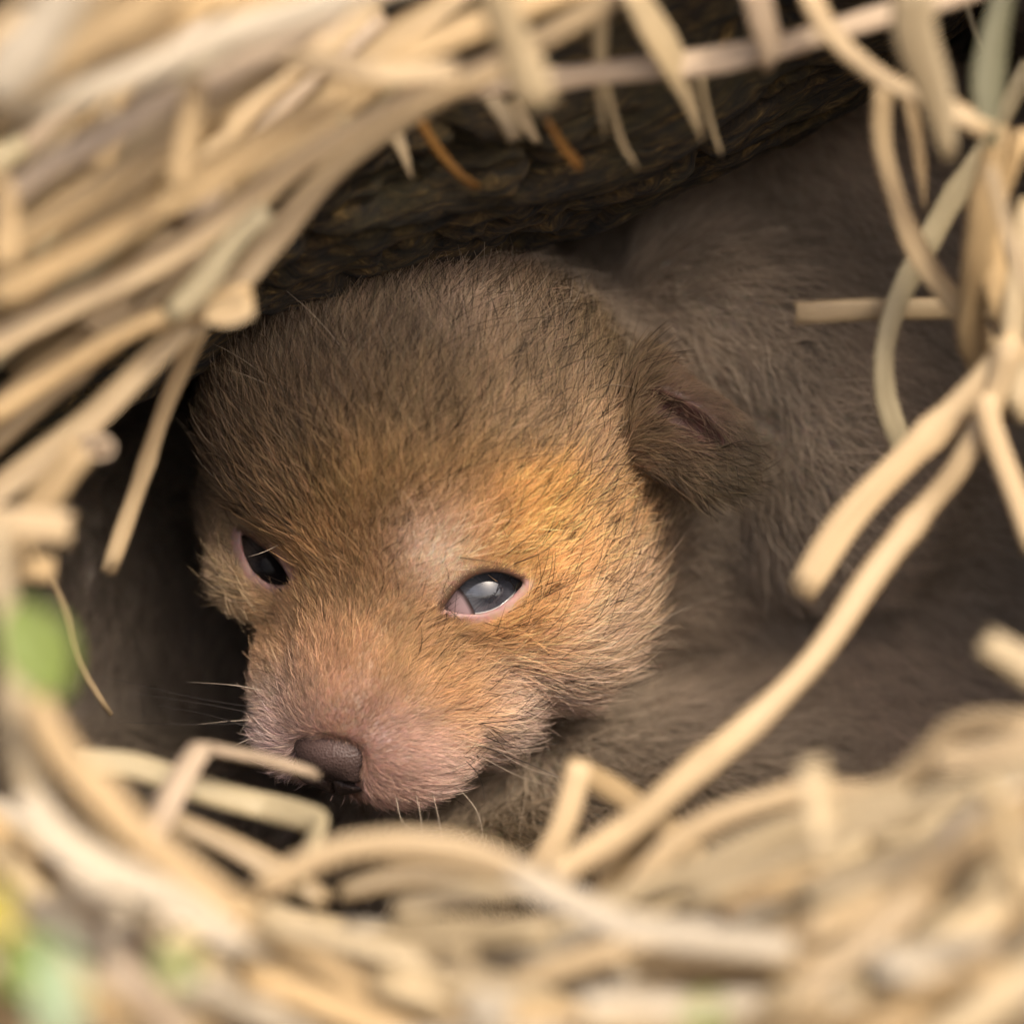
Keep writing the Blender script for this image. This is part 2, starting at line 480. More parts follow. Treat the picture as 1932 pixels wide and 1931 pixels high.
PRIMS = [  # (prim, k, op)
    (hell((0, -2.75, .75), (3.5, 3.3, 3.1)), .5, '+'),
    (hell((0, -1.0, .35), (2.25, 1.5, 1.45)), .8, '+'),
    (hell((0, -1.7, -1.2), (2.9, 2.2, 1.9)), .8, '+'),
    (hell((2.35, -1.6, -1.0), (1.5, 1.9, 1.5)), .7, '+'),
    (hell((-2.33, -1.95, -.55), (1.45, 1.9, 1.3)), .7, '+'),
    (cone(H(0, -.5, -.65), H(0, 2.1, -1.15), 1.60 * HS, 1.02 * HS), .9, '+'),
    (hell((.74, 1.75, -1.78), (1.0, 1.2, .82)), .5, '+'),
    (hell((-.78, 1.75, -1.78), (1.08, 1.25, .85)), .5, '+'),
    (hell((1.15, .5, -1.6), (1.0, 1.3, .85)), .6, '+'),
    (hell((-1.15, .5, -1.6), (1.0, 1.3, .85)), .6, '+'),
    (cone(H(0, -1.6, -2.3), H(0, 1.5, -2.45), 1.4 * HS, .6 * HS), .5, '+'),
    (ellip(at(1000, 1185, 1.6), (1.35, 1.35, 1.25)), .7, '+'),
    (ellip(at(870, 1345, 1.0), (.95, 1.0, .75)), .6, '+'),
    (ellip(at(755, 1435, .1), (.9, .95, .62)), .5, '+'),
    'TRUNK',
    # neck, chest, folded foreleg, curled trunk
    (cone(H(.2, -3.6, -.6), np.array([3.8, 8.4, .3]), 2.7, 3.7), 1.2, '+'),
    (ellip((7.4, 10.0, 2.0), (7.4, 6.2, 6.4)), 1.5, '+'),
    (ellip((6.8, 8.7, 4.2), (6.8, 5.2, 5.2)), 1.5, '+'),
    (ellip(at(1440, 640, 3.6), (2.2, 1.35, 1.3), roty(31)), 1.4, '+'),
    (ellip(at(1580, 900, 3.7), (1.6, 1.6, 1.8)), 1.1, '+'),
    (ellip((11.5, 11.5, .6), (6.0, 5.6, 6.0)), 1.5, '+'),
    (ellip((1.6, 4.9, -5.2), (4.8, 3.0, 2.3)), 1.0, '+'),
    (ellip((6.4, 7.0, -4.2), (4.2, 3.4, 2.9)), 1.4, '+'),
    (cone((4.6, 4.2, -5.2), (-.6, 2.0, -5.9), 1.3, .95), .5, '+'),
    'EAR',
    # ear: a soft flap folded back, hollow toward the viewer
    (ellip(at(1306, 822, .80), (1.08, .50, .74), roty(35)), .3, '+'),
    (ellip(at(1215, 775, 1.0), (.65, .62, .85), roty(20)), .4, '+'),
    (ellip(at(1282, 792, .30), (.82, .42, .27), roty(32)), .10, '-'),
    (cone(at(1205, 668, 1.5), at(1440, 806, 1.7), .20, .27), .12, '-'),
    (cone(at(1205, 664, 2.1), at(1440, 800, 2.3), .24, .32), .15, '-'),
    # lids
    (ellip(EYES[0]['c'], (EYE_R + .10,) * 3), .35, '+'),
    (ellip(EYES[1]['c'], (EYE_R + .10,) * 3), .35, '+'),
    (prism(EYES[0]), .05, '-'), (prism(EYES[1]), .05, '-'),
    (ellip(EYES[0]['c'], (EYE_R + .01,) * 3), .02, '-'),
    (ellip(EYES[1]['c'], (EYE_R + .01,) * 3), .02, '-'),
    # seat for the nose leather
    (hell((0, 3.0, -1.33), (.62, .45, .42)), .25, '-'),
]
NTRUNK = PRIMS.index('TRUNK'); PRIMS.remove('TRUNK')
HEAR = PRIMS.index('EAR'); PRIMS.remove('EAR')
LITTER = [
    (ellip((-8.6, 8.2, -1.6), (4.6, 4.2, 4.4)), 1.2, '+'),
    (ellip((-5.2, 8.4, -2.2), (4.0, 3.4, 3.9)), 1.2, '+'),
    (cone((-7.6, 5.4, -4.6), (-3.4, 4.6, -5.4), 1.5, 1.0), .8, '+'),
    (ellip((-10.8, 11.0, 1.6), (3.0, 3.0, 2.8)), 1.0, '+'),
    (cone((-11.5, 9.0, 1.4), (-12.3, 6.3, .7), 1.3, .7), .7, '+'),
]


def crease(P):     # the fold between the ear and the ruff of the neck
    return np.minimum(cone(at(1205, 668, 1.5), at(1440, 806, 1.7), .20, .27)[0](P), cone(at(1205, 664, 2.1), at(1440, 800, 2.3), .24, .32)[0](P))


def sdf_pts(P, prims):
    d = np.full(P.shape[:-1], 50.0)
    for (f, c, R), k, op in prims:
        if op == '+':
            b = f(P); h = np.clip(.5 + .5 * (b - d) / k, 0, 1); d = b * (1 - h) + d * h - k * h * (1 - h)
        else:
            b = -f(P); h = np.clip(.5 - .5 * (b - d) / k, 0, 1); d = b * (1 - h) + d * h + k * h * (1 - h)
    return d


def grad(P, prims, e=.02):
    g = np.empty_like(P)
    for i in range(3):
        o = np.zeros(3); o[i] = e
        g[:, i] = sdf_pts(P + o, prims) - sdf_pts(P - o, prims)
    return unit(g)


def surface_nets(xs, ys, zs, prims, newton=2):
    n = (len(xs), len(ys), len(zs)); d = np.full(n, 50.0, dtype=np.float32)
    axs = (xs, ys, zs)
    for (f, c, R), k, op in prims:
        m = k + .35
        sl = [slice(max(0, np.searchsorted(a, c[i] - R - m) - 1), np.searchsorted(a, c[i] + R + m) + 1) for i, a in enumerate(axs)]
        g = np.stack(np.meshgrid(*[a[s] for a, s in zip(axs, sl)], indexing='ij'), -1)
        if g.size == 0: continue
        s = d[tuple(sl)].astype(np.float64); b = f(g)
        if op == '+':
            h = np.clip(.5 + .5 * (b - s) / k, 0, 1); s = b * (1 - h) + s * h - k * h * (1 - h)
        else:
            b = -b; h = np.clip(.5 - .5 * (b - s) / k, 0, 1); s = b * (1 - h) + s * h + k * h * (1 - h)
        d[tuple(sl)] = s
    ins = d < 0
    c = np.zeros((n[0] - 1, n[1] - 1, n[2] - 1), np.int8)
    for dx in (0, 1):
        for dy in (0, 1):
            for dz in (0, 1):
                c += ins[dx:n[0] - 1 + dx, dy:n[1] - 1 + dy, dz:n[2] - 1 + dz]
    act = (c > 0) & (c < 8)
    idx = np.full(act.shape, -1, np.int64); I = np.argwhere(act); idx[act] = np.arange(len(I))
    V = np.stack([(a[I[:, i]] + a[I[:, i] + 1]) / 2 for i, a in enumerate(axs)], -1)
    F = []
    for ax in range(3):
        o1, o2 = [(1, 2), (2, 0), (0, 1)][ax]
        a = np.moveaxis(ins, ax, 0)
        ch = a[:-1] != a[1:]
        E = np.argwhere(np.moveaxis(ch, 0, ax))
        ok = (E[:, o1] > 0) & (E[:, o2] > 0) & (E[:, o1] < n[o1] - 1) & (E[:, o2] < n[o2] - 1)
        E = E[ok]; s = ins[tuple(E.T)]
        def cell(a1, a2):
            q = E.copy(); q[:, o1] -= a1; q[:, o2] -= a2; return idx[tuple(q.T)]
        q = np.stack([cell(1, 1), cell(0, 1), cell(0, 0), cell(1, 0)], -1)
        q[~s] = q[~s][:, ::-1]
        F.append(q)
    F = np.concatenate(F); F = F[(F >= 0).all(1)]
    cs = np.max([np.gradient(a).max() for a in axs])
    for _ in range(newton):
        dd = sdf_pts(V, prims)
        V = V - (np.clip(dd, -.12, .12) * .9)[:, None] * grad(V, prims)
    return V, F


def axis(a, b, h, far=None, near=None, growth=1.12):
    x = list(np.arange(a, b, h))
    if far is not None:
        s = h
        while x[-1] < far: s = min(s * growth, .45); x.append(x[-1] + s)
    if near is not None:
        s = h; pre = [a]
        while pre[-1] > near: s = min(s * growth, .45); pre.append(pre[-1] - s)
        x = pre[:0:-1] + x
    return np.array(x)


h = .062
xs = axis(-6.0, 4.6, h, far=17.3); ys = axis(-4.2, 3.0, h, far=18); zs = axis(-4.9, 5.2, h, far=7.2, near=-7.8)
BV, BF = surface_nets(xs, ys, zs, PRIMS)
BN = grad(BV, PRIMS)
bu, bv = proj(BV)
NOSE = H(0, 2.9, -1.15)

# ------------------------------------------------------------------ coat: colour and length anchors traced on the head
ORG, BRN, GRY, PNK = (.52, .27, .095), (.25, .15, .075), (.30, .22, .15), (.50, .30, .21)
ANCH = [  # u, v, colour (own tone plus muzzle and crown shade), hair length cm
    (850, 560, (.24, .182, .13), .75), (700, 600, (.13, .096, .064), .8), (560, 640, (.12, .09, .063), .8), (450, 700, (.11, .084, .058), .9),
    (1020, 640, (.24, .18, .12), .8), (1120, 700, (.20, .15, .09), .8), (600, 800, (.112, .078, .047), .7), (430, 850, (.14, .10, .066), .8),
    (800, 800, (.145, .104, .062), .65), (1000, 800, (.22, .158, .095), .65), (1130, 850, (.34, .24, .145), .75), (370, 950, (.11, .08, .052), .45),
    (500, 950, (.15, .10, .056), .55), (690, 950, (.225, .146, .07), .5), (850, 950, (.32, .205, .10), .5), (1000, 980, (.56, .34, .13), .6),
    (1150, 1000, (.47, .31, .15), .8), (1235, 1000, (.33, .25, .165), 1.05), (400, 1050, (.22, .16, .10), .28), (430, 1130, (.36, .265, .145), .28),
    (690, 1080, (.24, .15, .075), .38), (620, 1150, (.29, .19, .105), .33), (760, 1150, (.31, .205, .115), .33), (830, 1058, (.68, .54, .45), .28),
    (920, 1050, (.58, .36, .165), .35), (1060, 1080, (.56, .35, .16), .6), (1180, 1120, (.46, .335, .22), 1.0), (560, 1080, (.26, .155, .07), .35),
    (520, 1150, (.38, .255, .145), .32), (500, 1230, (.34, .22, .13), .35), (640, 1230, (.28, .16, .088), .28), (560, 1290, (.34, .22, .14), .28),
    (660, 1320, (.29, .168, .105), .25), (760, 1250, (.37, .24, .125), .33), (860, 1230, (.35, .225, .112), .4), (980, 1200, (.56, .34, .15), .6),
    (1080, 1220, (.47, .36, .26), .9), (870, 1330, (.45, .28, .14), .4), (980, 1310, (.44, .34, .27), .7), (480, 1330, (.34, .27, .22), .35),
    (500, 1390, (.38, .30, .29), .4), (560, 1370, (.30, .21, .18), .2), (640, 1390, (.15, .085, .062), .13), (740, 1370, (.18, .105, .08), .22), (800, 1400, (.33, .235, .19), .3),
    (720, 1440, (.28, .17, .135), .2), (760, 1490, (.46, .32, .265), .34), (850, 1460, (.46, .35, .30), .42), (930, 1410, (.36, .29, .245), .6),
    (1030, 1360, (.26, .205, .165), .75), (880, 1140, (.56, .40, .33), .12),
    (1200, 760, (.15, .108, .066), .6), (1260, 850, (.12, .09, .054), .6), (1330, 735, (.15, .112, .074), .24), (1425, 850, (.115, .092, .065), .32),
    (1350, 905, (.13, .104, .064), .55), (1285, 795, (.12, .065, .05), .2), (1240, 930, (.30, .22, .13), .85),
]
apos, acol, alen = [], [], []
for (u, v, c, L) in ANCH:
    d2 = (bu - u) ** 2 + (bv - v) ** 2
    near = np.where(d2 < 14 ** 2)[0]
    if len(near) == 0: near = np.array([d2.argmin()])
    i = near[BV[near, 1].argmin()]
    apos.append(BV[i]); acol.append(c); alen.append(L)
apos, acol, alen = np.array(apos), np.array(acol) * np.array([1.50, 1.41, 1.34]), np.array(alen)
# far side and trunk
BODYC = np.array([.46, .365, .27])


HEADP = PRIMS[:NTRUNK] + PRIMS[HEAR:HEAR + 2]


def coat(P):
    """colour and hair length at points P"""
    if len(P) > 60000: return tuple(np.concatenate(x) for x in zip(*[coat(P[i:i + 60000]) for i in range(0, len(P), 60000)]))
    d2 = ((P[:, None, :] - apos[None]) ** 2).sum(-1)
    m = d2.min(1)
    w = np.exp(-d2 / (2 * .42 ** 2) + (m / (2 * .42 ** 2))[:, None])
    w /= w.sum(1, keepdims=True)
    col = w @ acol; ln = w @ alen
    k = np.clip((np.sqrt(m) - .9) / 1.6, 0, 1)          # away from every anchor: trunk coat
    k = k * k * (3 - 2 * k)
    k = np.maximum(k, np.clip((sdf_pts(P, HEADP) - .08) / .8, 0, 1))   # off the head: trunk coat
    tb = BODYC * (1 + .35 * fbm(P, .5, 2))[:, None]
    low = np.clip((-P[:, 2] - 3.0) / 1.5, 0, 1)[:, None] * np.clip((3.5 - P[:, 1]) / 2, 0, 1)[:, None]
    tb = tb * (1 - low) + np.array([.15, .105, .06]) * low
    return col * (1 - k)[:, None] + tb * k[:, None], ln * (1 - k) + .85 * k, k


def lid_dist(P):
    u, v = proj(P); r = np.full(len(P), 99.0)
    for e in EYES:
        d = poly_sdf(u, v, e['poly'])
        d = np.where(P[:, 1] < e['c'][1] + .5, d, 99); r = np.minimum(r, d)
    return r                                              # px


# skin colour
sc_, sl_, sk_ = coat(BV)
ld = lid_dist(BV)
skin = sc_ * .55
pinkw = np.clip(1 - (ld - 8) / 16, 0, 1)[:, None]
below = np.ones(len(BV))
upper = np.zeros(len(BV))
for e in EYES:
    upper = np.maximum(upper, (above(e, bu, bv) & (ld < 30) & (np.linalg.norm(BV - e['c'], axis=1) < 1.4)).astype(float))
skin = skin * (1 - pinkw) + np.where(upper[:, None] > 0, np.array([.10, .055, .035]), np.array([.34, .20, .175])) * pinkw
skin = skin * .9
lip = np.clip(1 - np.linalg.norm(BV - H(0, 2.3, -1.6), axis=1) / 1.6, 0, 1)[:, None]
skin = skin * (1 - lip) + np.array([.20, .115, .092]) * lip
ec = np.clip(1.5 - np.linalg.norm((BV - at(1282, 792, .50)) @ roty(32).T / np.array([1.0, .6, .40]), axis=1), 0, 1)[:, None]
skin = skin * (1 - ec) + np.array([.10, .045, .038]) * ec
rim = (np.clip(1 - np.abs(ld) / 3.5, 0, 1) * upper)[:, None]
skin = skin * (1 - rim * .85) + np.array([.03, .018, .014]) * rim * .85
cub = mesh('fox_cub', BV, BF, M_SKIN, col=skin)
tag(cub, 'young fox cub with orange-brown face and one cloudy blue eye, peering out of the den', 'fox cub')

# ------------------------------------------------------------------ nose leather
NP = [
    (hell((-.02, 2.86, -1.33), (.69, .51, .44)), .1, '+'),
    (hell((.40, 2.92, -1.65), (.38, .43, .40)), .2, '+'),
    (hell((-.40, 2.92, -1.65), (.38, .43, .40)), .2, '+'),
    (hell((0, 2.88, -1.90), (.44, .42, .36)), .2, '+'),
    (hell((.40, 3.36, -1.66), (.30, .30, .075)), .07, '-'), (hell((-.40, 3.36, -1.66), (.30, .30, .075)), .07, '-'),
    (hell((.67, 3.14, -1.50), (.07, .26, .20)), .08, '-'), (hell((-.67, 3.14, -1.50), (.07, .26, .20)), .08, '-'),
    (hell((0, 3.42, -2.0), (.035, .25, .30)), .08, '-'),
]
nc = H(0, 2.95, -1.3)
gx = [np.arange(nc[i] - 1.0, nc[i] + 1.0, .03) for i in range(3)]
NV, NF = surface_nets(*gx, NP)
hc = ((NV - C0) @ HU) / HS
tt = np.clip((hc + 1.81) / .45, 0, 1)[:, None]
ncol = np.array([.030, .019, .015]) * (1 - tt) + np.array([.042, .026, .022]) * tt
top = np.clip((hc + 1.25) / .38, 0, 1)[:, None]
ncol = ncol * (1 - top) + np.array([.072, .043, .036]) * top
mesh('nose', NV, NF, M_NOSE, cub, col=ncol)

# ------------------------------------------------------------------ eyes
def third_material():
    m = N('third eyelid'); uv = m.n('ShaderNodeUVMap'); sp = m.n('ShaderNodeSeparateXYZ'); m.l(uv.outputs[0], sp.inputs[0])
    m.l(m.ramp(sp.outputs[0], [(0, (.30, .21, .215)), (.86, (.27, .195, .20)), (.95, (.05, .035, .035)), (1, (.02, .014, .014))]), m.b.inputs['Base Color'])
    m.b.inputs['Roughness'].default_value = .3; m.b.inputs['Coat Weight'].default_value = .6; m.b.inputs['Coat Roughness'].default_value = .05
    return m.m


M_SCL = plain('sclera', (.42, .36, .33), .25, 1.0); M_THIRD = third_material()
M_SCL2 = plain('sclera shade painted', (.05, .035, .028), .4, 0.0)  # farther eye's white painted dark to stand for its shade
M_WET = N('tear film'); M_WET.b.inputs['Base Color'].default_value = (.8, .75, .72, 1); M_WET.b.inputs['Roughness'].default_value = .08
M_WET.b.inputs['Transmission Weight'].default_value = .6; M_WET.b.inputs['Coat Weight'].default_value = 1.0; M_WET = M_WET.m
M_IR = [iris_material('iris', 1.0), iris_material('iris shade painted', .40, .05, (1.25, .95, .7))]  # second iris browner, with its shade put into the colour


def cap(c, r, axis_, amax, nr=24, na=64, grow=0.0):
    axis_ = unit(np.asarray(axis_, float)); e1 = unit(np.cross(axis_, [0, .1, 1])); e2 = np.cross(axis_, e1)
    V, uv, F = [c + axis_ * (r + grow)], [(0, 0)], []
    for i in range(1, nr + 1):
        a = amax * i / nr
        for k in range(na):
            t = 2 * math.pi * k / na
            rr = r + grow * (1 - (i / nr) ** 2)
            V.append(c + rr * (math.cos(a) * axis_ + math.sin(a) * (math.cos(t) * e1 + math.sin(t) * e2))); uv.append((i / nr, abs(k / na * 2 - 1)))
    for k in range(na): F.append((0, 1 + k, 1 + (k + 1) % na))
    for i in range(nr - 1):
        for k in range(na):
            a, b = 1 + i * na + k, 1 + i * na + (k + 1) % na; F.append((a, a + na, b + na, b))
    return np.array(V), F, uv


for ei, e in enumerate(EYES):
    c = e['c']
    V, F, uv = cap(c, EYE_R, (0, -1, 0), math.pi * .97, 32, 48)
    eye = mesh('eye', V, F, M_SCL, cub, uv=uv)
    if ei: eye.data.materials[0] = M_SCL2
    eye['label'] = ['cloudy blue-grey eye catching the light', 'dark shaded eye half hidden by the brow'][ei]
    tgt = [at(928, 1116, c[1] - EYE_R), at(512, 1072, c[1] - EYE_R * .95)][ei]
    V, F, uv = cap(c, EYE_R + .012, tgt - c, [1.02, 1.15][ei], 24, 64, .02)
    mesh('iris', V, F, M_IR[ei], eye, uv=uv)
    if ei == 0:
        # third eyelid sweeping over the inner corner
        dirc = unit(at(824, 1166, c[1] - .40) - c)
        V, F, uv = cap(c, EYE_R + .070, dirc, .84, 14, 64)
        mesh('third_eyelid', V, F, M_THIRD, eye, uv=uv)
    # wet line along the lower lid
    pts = e['poly']
    lo = [(974, 1113), (966, 1123), (955, 1133), (944, 1141.5), (933, 1147.5), (922, 1151.5), (903, 1155.5), (885, 1156), (868, 1154.5), (852, 1150)] if ei == 0 else [(464, 1047), (472, 1063), (485, 1081), (505, 1096), (525, 1101)]
    P = []
    for (u, v) in lo:
        q = at(u, v, c[1] - .3)
        rx, rz = q[0] - c[0], q[2] - c[2]; dy = math.sqrt(max((EYE_R + .035) ** 2 - rx * rx - rz * rz, .02))
        P.append((c[0] + rx, c[1] - dy, c[2] + rz))
    e['wet'] = np.array(P)


# ------------------------------------------------------------------ fur
def tri_sample(V, F, n, dens):
    T = np.concatenate([F[:, [0, 1, 2]], F[:, [0, 2, 3]]])
    a, b, c = V[T[:, 0]], V[T[:, 1]], V[T[:, 2]]
    ar = np.linalg.norm(np.cross(b - a, c - a), axis=1) / 2 * dens((a + b + c) / 3)
    p = np.cumsum(ar); r = np.searchsorted(p, rng.random(n) * p[-1])
    r = np.minimum(r, len(T) - 1)
    u, v = rng.random((2, n)); s = u + v > 1; u[s], v[s] = 1 - u[s], 1 - v[s]
    return a[r] + u[:, None] * (b - a)[r] + v[:, None] * (c - a)[r]


def grow(root, nrm, tan, L, lift0, lift1, npt=6, wave=.0, clump=None, cl=0.3, seed=0):
    n = len(root); side = np.cross(nrm, tan)
    ang = rng.normal(0, 1, n) * (.18 + .18 * np.clip(L / .8, 0, 1))
    tan = tan * np.cos(ang)[:, None] + side * np.sin(ang)[:, None]
    bend = rng.normal(0, .5, n)
    P = np.empty((n, npt, 3)); P[:, 0] = root - nrm * .02
    lift = lift0 + rng.normal(0, .14, n)
    for i in range(1, npt):
        t = (i - .5) / (npt - 1)
        a = np.clip(lift * (1 - t) + lift1 * t, -.1, 1.4)
        tt = tan * np.cos(bend * t)[:, None] + side * np.sin(bend * t)[:, None]
        P[:, i] = P[:, i - 1] + (L / (npt - 1))[:, None] * (np.cos(a)[:, None] * tt + np.sin(a)[:, None] * nrm)
    if clump is not None:
        nc_ = max(8, int(n / clump)); kd = kdtree.KDTree(nc_)
        for i in range(nc_): kd.insert(root[i], i)
        kd.balance()
        j = np.array([kd.find(r)[1] for r in root])
        w = (np.linspace(0, 1, npt) ** 1.6 * cl)[None, :, None]
        rel = P - root[:, None]
        P = P + w * (P[j] - P) * np.clip(rng.random(n) * 1.3, 0, 1)[:, None, None]
    return P


def fur_object(name, P, rad, col, parent, mat=M_FUR):
    n, k, _ = P.shape
    cu = bpy.data.hair_curves.new(name); cu.add_curves([k] * n)
    cu.attributes['position'].data.foreach_set('vector', W(P).astype(np.float32).ravel())
    ra = cu.attributes.get('radius') or cu.attributes.new('radius', 'FLOAT', 'POINT')
    prof = np.linspace(1, 0, k) ** .6 * .85 + .15
    ra.data.foreach_set('value', (rad[:, None] * prof[None] * .01).astype(np.float32).ravel())
    ca = cu.attributes.new('col', 'FLOAT_COLOR', 'CURVE')
    c4 = np.ones((n, 4), np.float32); c4[:, :3] = np.clip(col, .004, .97)
    ca.data.foreach_set('color', c4.ravel())
    cu.materials.append(mat)
    o = link(name, cu, parent); o['kind'] = 'stuff'
    return o


NHEAD, NBODY = (300000, 130000)


def head_dens(P):
    _, _, k = coat(P)
    facing = np.clip(1.4 - P[:, 1] * .2, .25, 1)
    return (1 - k) * facing + 1e-5


def body_dens(P):
    _, _, k = coat(P)
    return k * np.clip(1.6 - P[:, 1] * .1, .25, 1.2) * np.where(P[:, 2] < -6.2, .2, 1) + 1e-5


def comb(root, nrm):
    """lie of the coat: away from the nose over face and crown, along the flap on the ear, backward on the trunk"""
    d = unit(root - NOSE)
    d = d + .25 * vnoise(root, 1.1, 5)[:, None] * unit(np.cross(nrm, d))
    earw = np.clip(1 - np.linalg.norm((root - at(1330, 830, 1.1)) / np.array([1.6, 1.2, .95]), axis=1), 0, 1)
    earw = np.clip(earw * 3, 0, 1)[:, None]
    d = d * (1 - earw) + unit(np.array([.85, .15, -.55])) * earw
    lw = np.clip(1 - lid_dist(root) / 45, 0, 1)[:, None] * 1.4
    for e in EYES[:1]:
        q = root - e['c']; dq = np.linalg.norm(q, axis=1, keepdims=True)
        d = d + lw * (dq < 1.4) * unit(q - (q * nrm).sum(1, keepdims=True) * nrm)
    g = np.clip((root[:, 0] - 2.2) / 1.5, 0, 1)[:, None]
    d = d + g * np.array([.5, .2, -.5])
    t = d - (d * nrm).sum(1, keepdims=True) * nrm
    return unit(t)


def coat_of(prims, V, F, n, dens, skin_only=False):
    r = tri_sample(V, F, n, dens); g = grad(r, prims); return r, g


r0 = tri_sample(BV, BF, NHEAD, head_dens)
l0 = lid_dist(r0)
lowlid = np.zeros(len(r0))
ru, rv = proj(r0)
for e in EYES:
    lowlid = np.maximum(lowlid, (~above(e, ru, rv) & (l0 < 40) & (np.linalg.norm(r0 - e['c'], axis=1) < 1.4)).astype(float))
dn = np.linalg.norm((r0 - H(0, 3.0, -1.55)) @ HA.T / np.array([.70, .5, .63]) / HS, axis=1)
ecn = np.linalg.norm((r0 - at(1282, 792, .40)) @ roty(32).T / np.array([.80, .50, .28]), axis=1)
gp_ = crease(r0)
keep = ((gp_ > .06) | (rng.random(len(r0)) < .3)) & ((ecn > 1) | (rng.random(len(r0)) < .15)) & (l0 > np.where(lowlid > 0, 15, 3)) & (dn > 1.0)
r0 = r0[keep]; l0 = l0[keep]
g0 = grad(r0, PRIMS)
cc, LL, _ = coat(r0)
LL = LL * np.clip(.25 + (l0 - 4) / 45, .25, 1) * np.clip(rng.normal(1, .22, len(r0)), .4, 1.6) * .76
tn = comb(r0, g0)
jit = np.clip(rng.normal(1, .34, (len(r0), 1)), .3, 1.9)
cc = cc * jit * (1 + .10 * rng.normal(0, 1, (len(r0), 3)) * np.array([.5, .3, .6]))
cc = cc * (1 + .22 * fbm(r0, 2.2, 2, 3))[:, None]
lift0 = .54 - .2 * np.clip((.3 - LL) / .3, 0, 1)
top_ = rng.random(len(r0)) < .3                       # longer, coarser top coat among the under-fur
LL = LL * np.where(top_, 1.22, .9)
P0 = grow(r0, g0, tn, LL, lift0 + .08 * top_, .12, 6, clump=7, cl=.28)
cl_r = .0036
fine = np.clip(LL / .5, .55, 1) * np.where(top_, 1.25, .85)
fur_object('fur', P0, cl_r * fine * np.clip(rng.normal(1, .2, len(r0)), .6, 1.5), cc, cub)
# dark guard hairs over brow, cheeks and crown
ng = 6000
r1 = tri_sample(BV, BF, ng, lambda P: head_dens(P) * np.clip((coat(P)[1] - .28) * 3, 0, 1))
l1 = lid_dist(r1); keep = (l1 > 14) & (np.linalg.norm(r1 - NOSE, axis=1) > 1.6); r1 = r1[keep]
g1 = grad(r1, PRIMS); c1_, L1, _ = coat(r1)
P1 = grow(r1, g1, comb(r1, g1), L1 * 1.35 + .12, .5, .10, 7)
dk = rng.random((len(r1), 1)) < .72
fur_object('guard_hair', P1, np.full(len(r1), .0060), np.where(dk, np.array([.035, .022, .012]), c1_ * 1.25), cub)
# long pale stray hairs on crown, nape and neck
r5 = tri_sample(BV, BF, 900, lambda P: np.clip((coat(P)[1] - .62) * 4, 0, 1) * (P[:, 1] < 4.5)); r5 = r5[lid_dist(r5) > 60]; g5 = grad(r5, PRIMS)
P5 = grow(r5, g5, comb(r5, g5), rng.uniform(.9, 1.7, len(r5)), .7, .35, 8)
fur_object('stray_hair', P5, np.full(len(r5), .0048), np.array([.42, .33, .24]) * rng.uniform(.5, 1.2, (len(r5), 1)), cub)
# trunk coat
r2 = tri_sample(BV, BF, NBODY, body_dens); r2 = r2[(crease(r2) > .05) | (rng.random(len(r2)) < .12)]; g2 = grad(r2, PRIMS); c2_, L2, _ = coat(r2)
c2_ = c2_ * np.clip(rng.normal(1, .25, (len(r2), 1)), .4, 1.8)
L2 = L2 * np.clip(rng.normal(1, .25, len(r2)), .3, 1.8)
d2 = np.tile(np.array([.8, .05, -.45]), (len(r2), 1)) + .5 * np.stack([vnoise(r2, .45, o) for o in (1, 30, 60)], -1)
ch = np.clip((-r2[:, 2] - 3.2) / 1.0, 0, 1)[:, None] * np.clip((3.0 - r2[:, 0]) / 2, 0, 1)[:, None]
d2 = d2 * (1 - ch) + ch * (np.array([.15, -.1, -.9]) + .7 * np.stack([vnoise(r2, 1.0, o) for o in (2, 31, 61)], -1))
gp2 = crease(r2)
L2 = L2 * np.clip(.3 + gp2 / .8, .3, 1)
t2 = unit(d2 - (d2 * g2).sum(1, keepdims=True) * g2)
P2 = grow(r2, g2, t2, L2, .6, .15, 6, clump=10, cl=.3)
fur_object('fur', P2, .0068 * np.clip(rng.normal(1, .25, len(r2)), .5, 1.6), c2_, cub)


# ------------------------------------------------------------------ tubes: straw, whiskers
def resample(P, n, kink=False):
    P = np.asarray(P, float)
    if kink:
        # round the corners only slightly
        Q = [P[0]]
        for i in range(1, len(P) - 1):
            a, b, c = P[i - 1], P[i], P[i + 1]; l1 = np.linalg.norm(b - a); l2 = np.linalg.norm(c - b)
            Q += [b + (a - b) * min(.18 / l1, .4), b + .25 * ((a - b) * min(.18 / l1, .4) + (c - b) * min(.18 / l2, .4)), b + (c - b) * min(.18 / l2, .4)]
        Q.append(P[-1]); D = np.array(Q)
    else:
        E = np.vstack([2 * P[0] - P[1], P, 2 * P[-1] - P[-2]]); D = []
        for i in range(len(P) - 1):
            p0, p1, p2, p3 = E[i:i + 4]
            for t in np.linspace(0, 1, 10, endpoint=False):
                D.append(.5 * (2 * p1 + (p2 - p0) * t + (2 * p0 - 5 * p1 + 4 * p2 - p3) * t * t + (3 * p1 - p0 - 3 * p2 + p3) * t ** 3))
        D.append(P[-1]); D = np.array(D)
    s = np.concatenate([[0], np.cumsum(np.linalg.norm(np.diff(D, axis=0), axis=1))])
    if kink:
        s2 = np.unique(np.concatenate([np.linspace(0, s[-1], n), s]))
    else: s2 = np.linspace(0, s[-1], n)
    return np.stack([np.interp(s2, s, D[:, i]) for i in range(3)], -1), s2


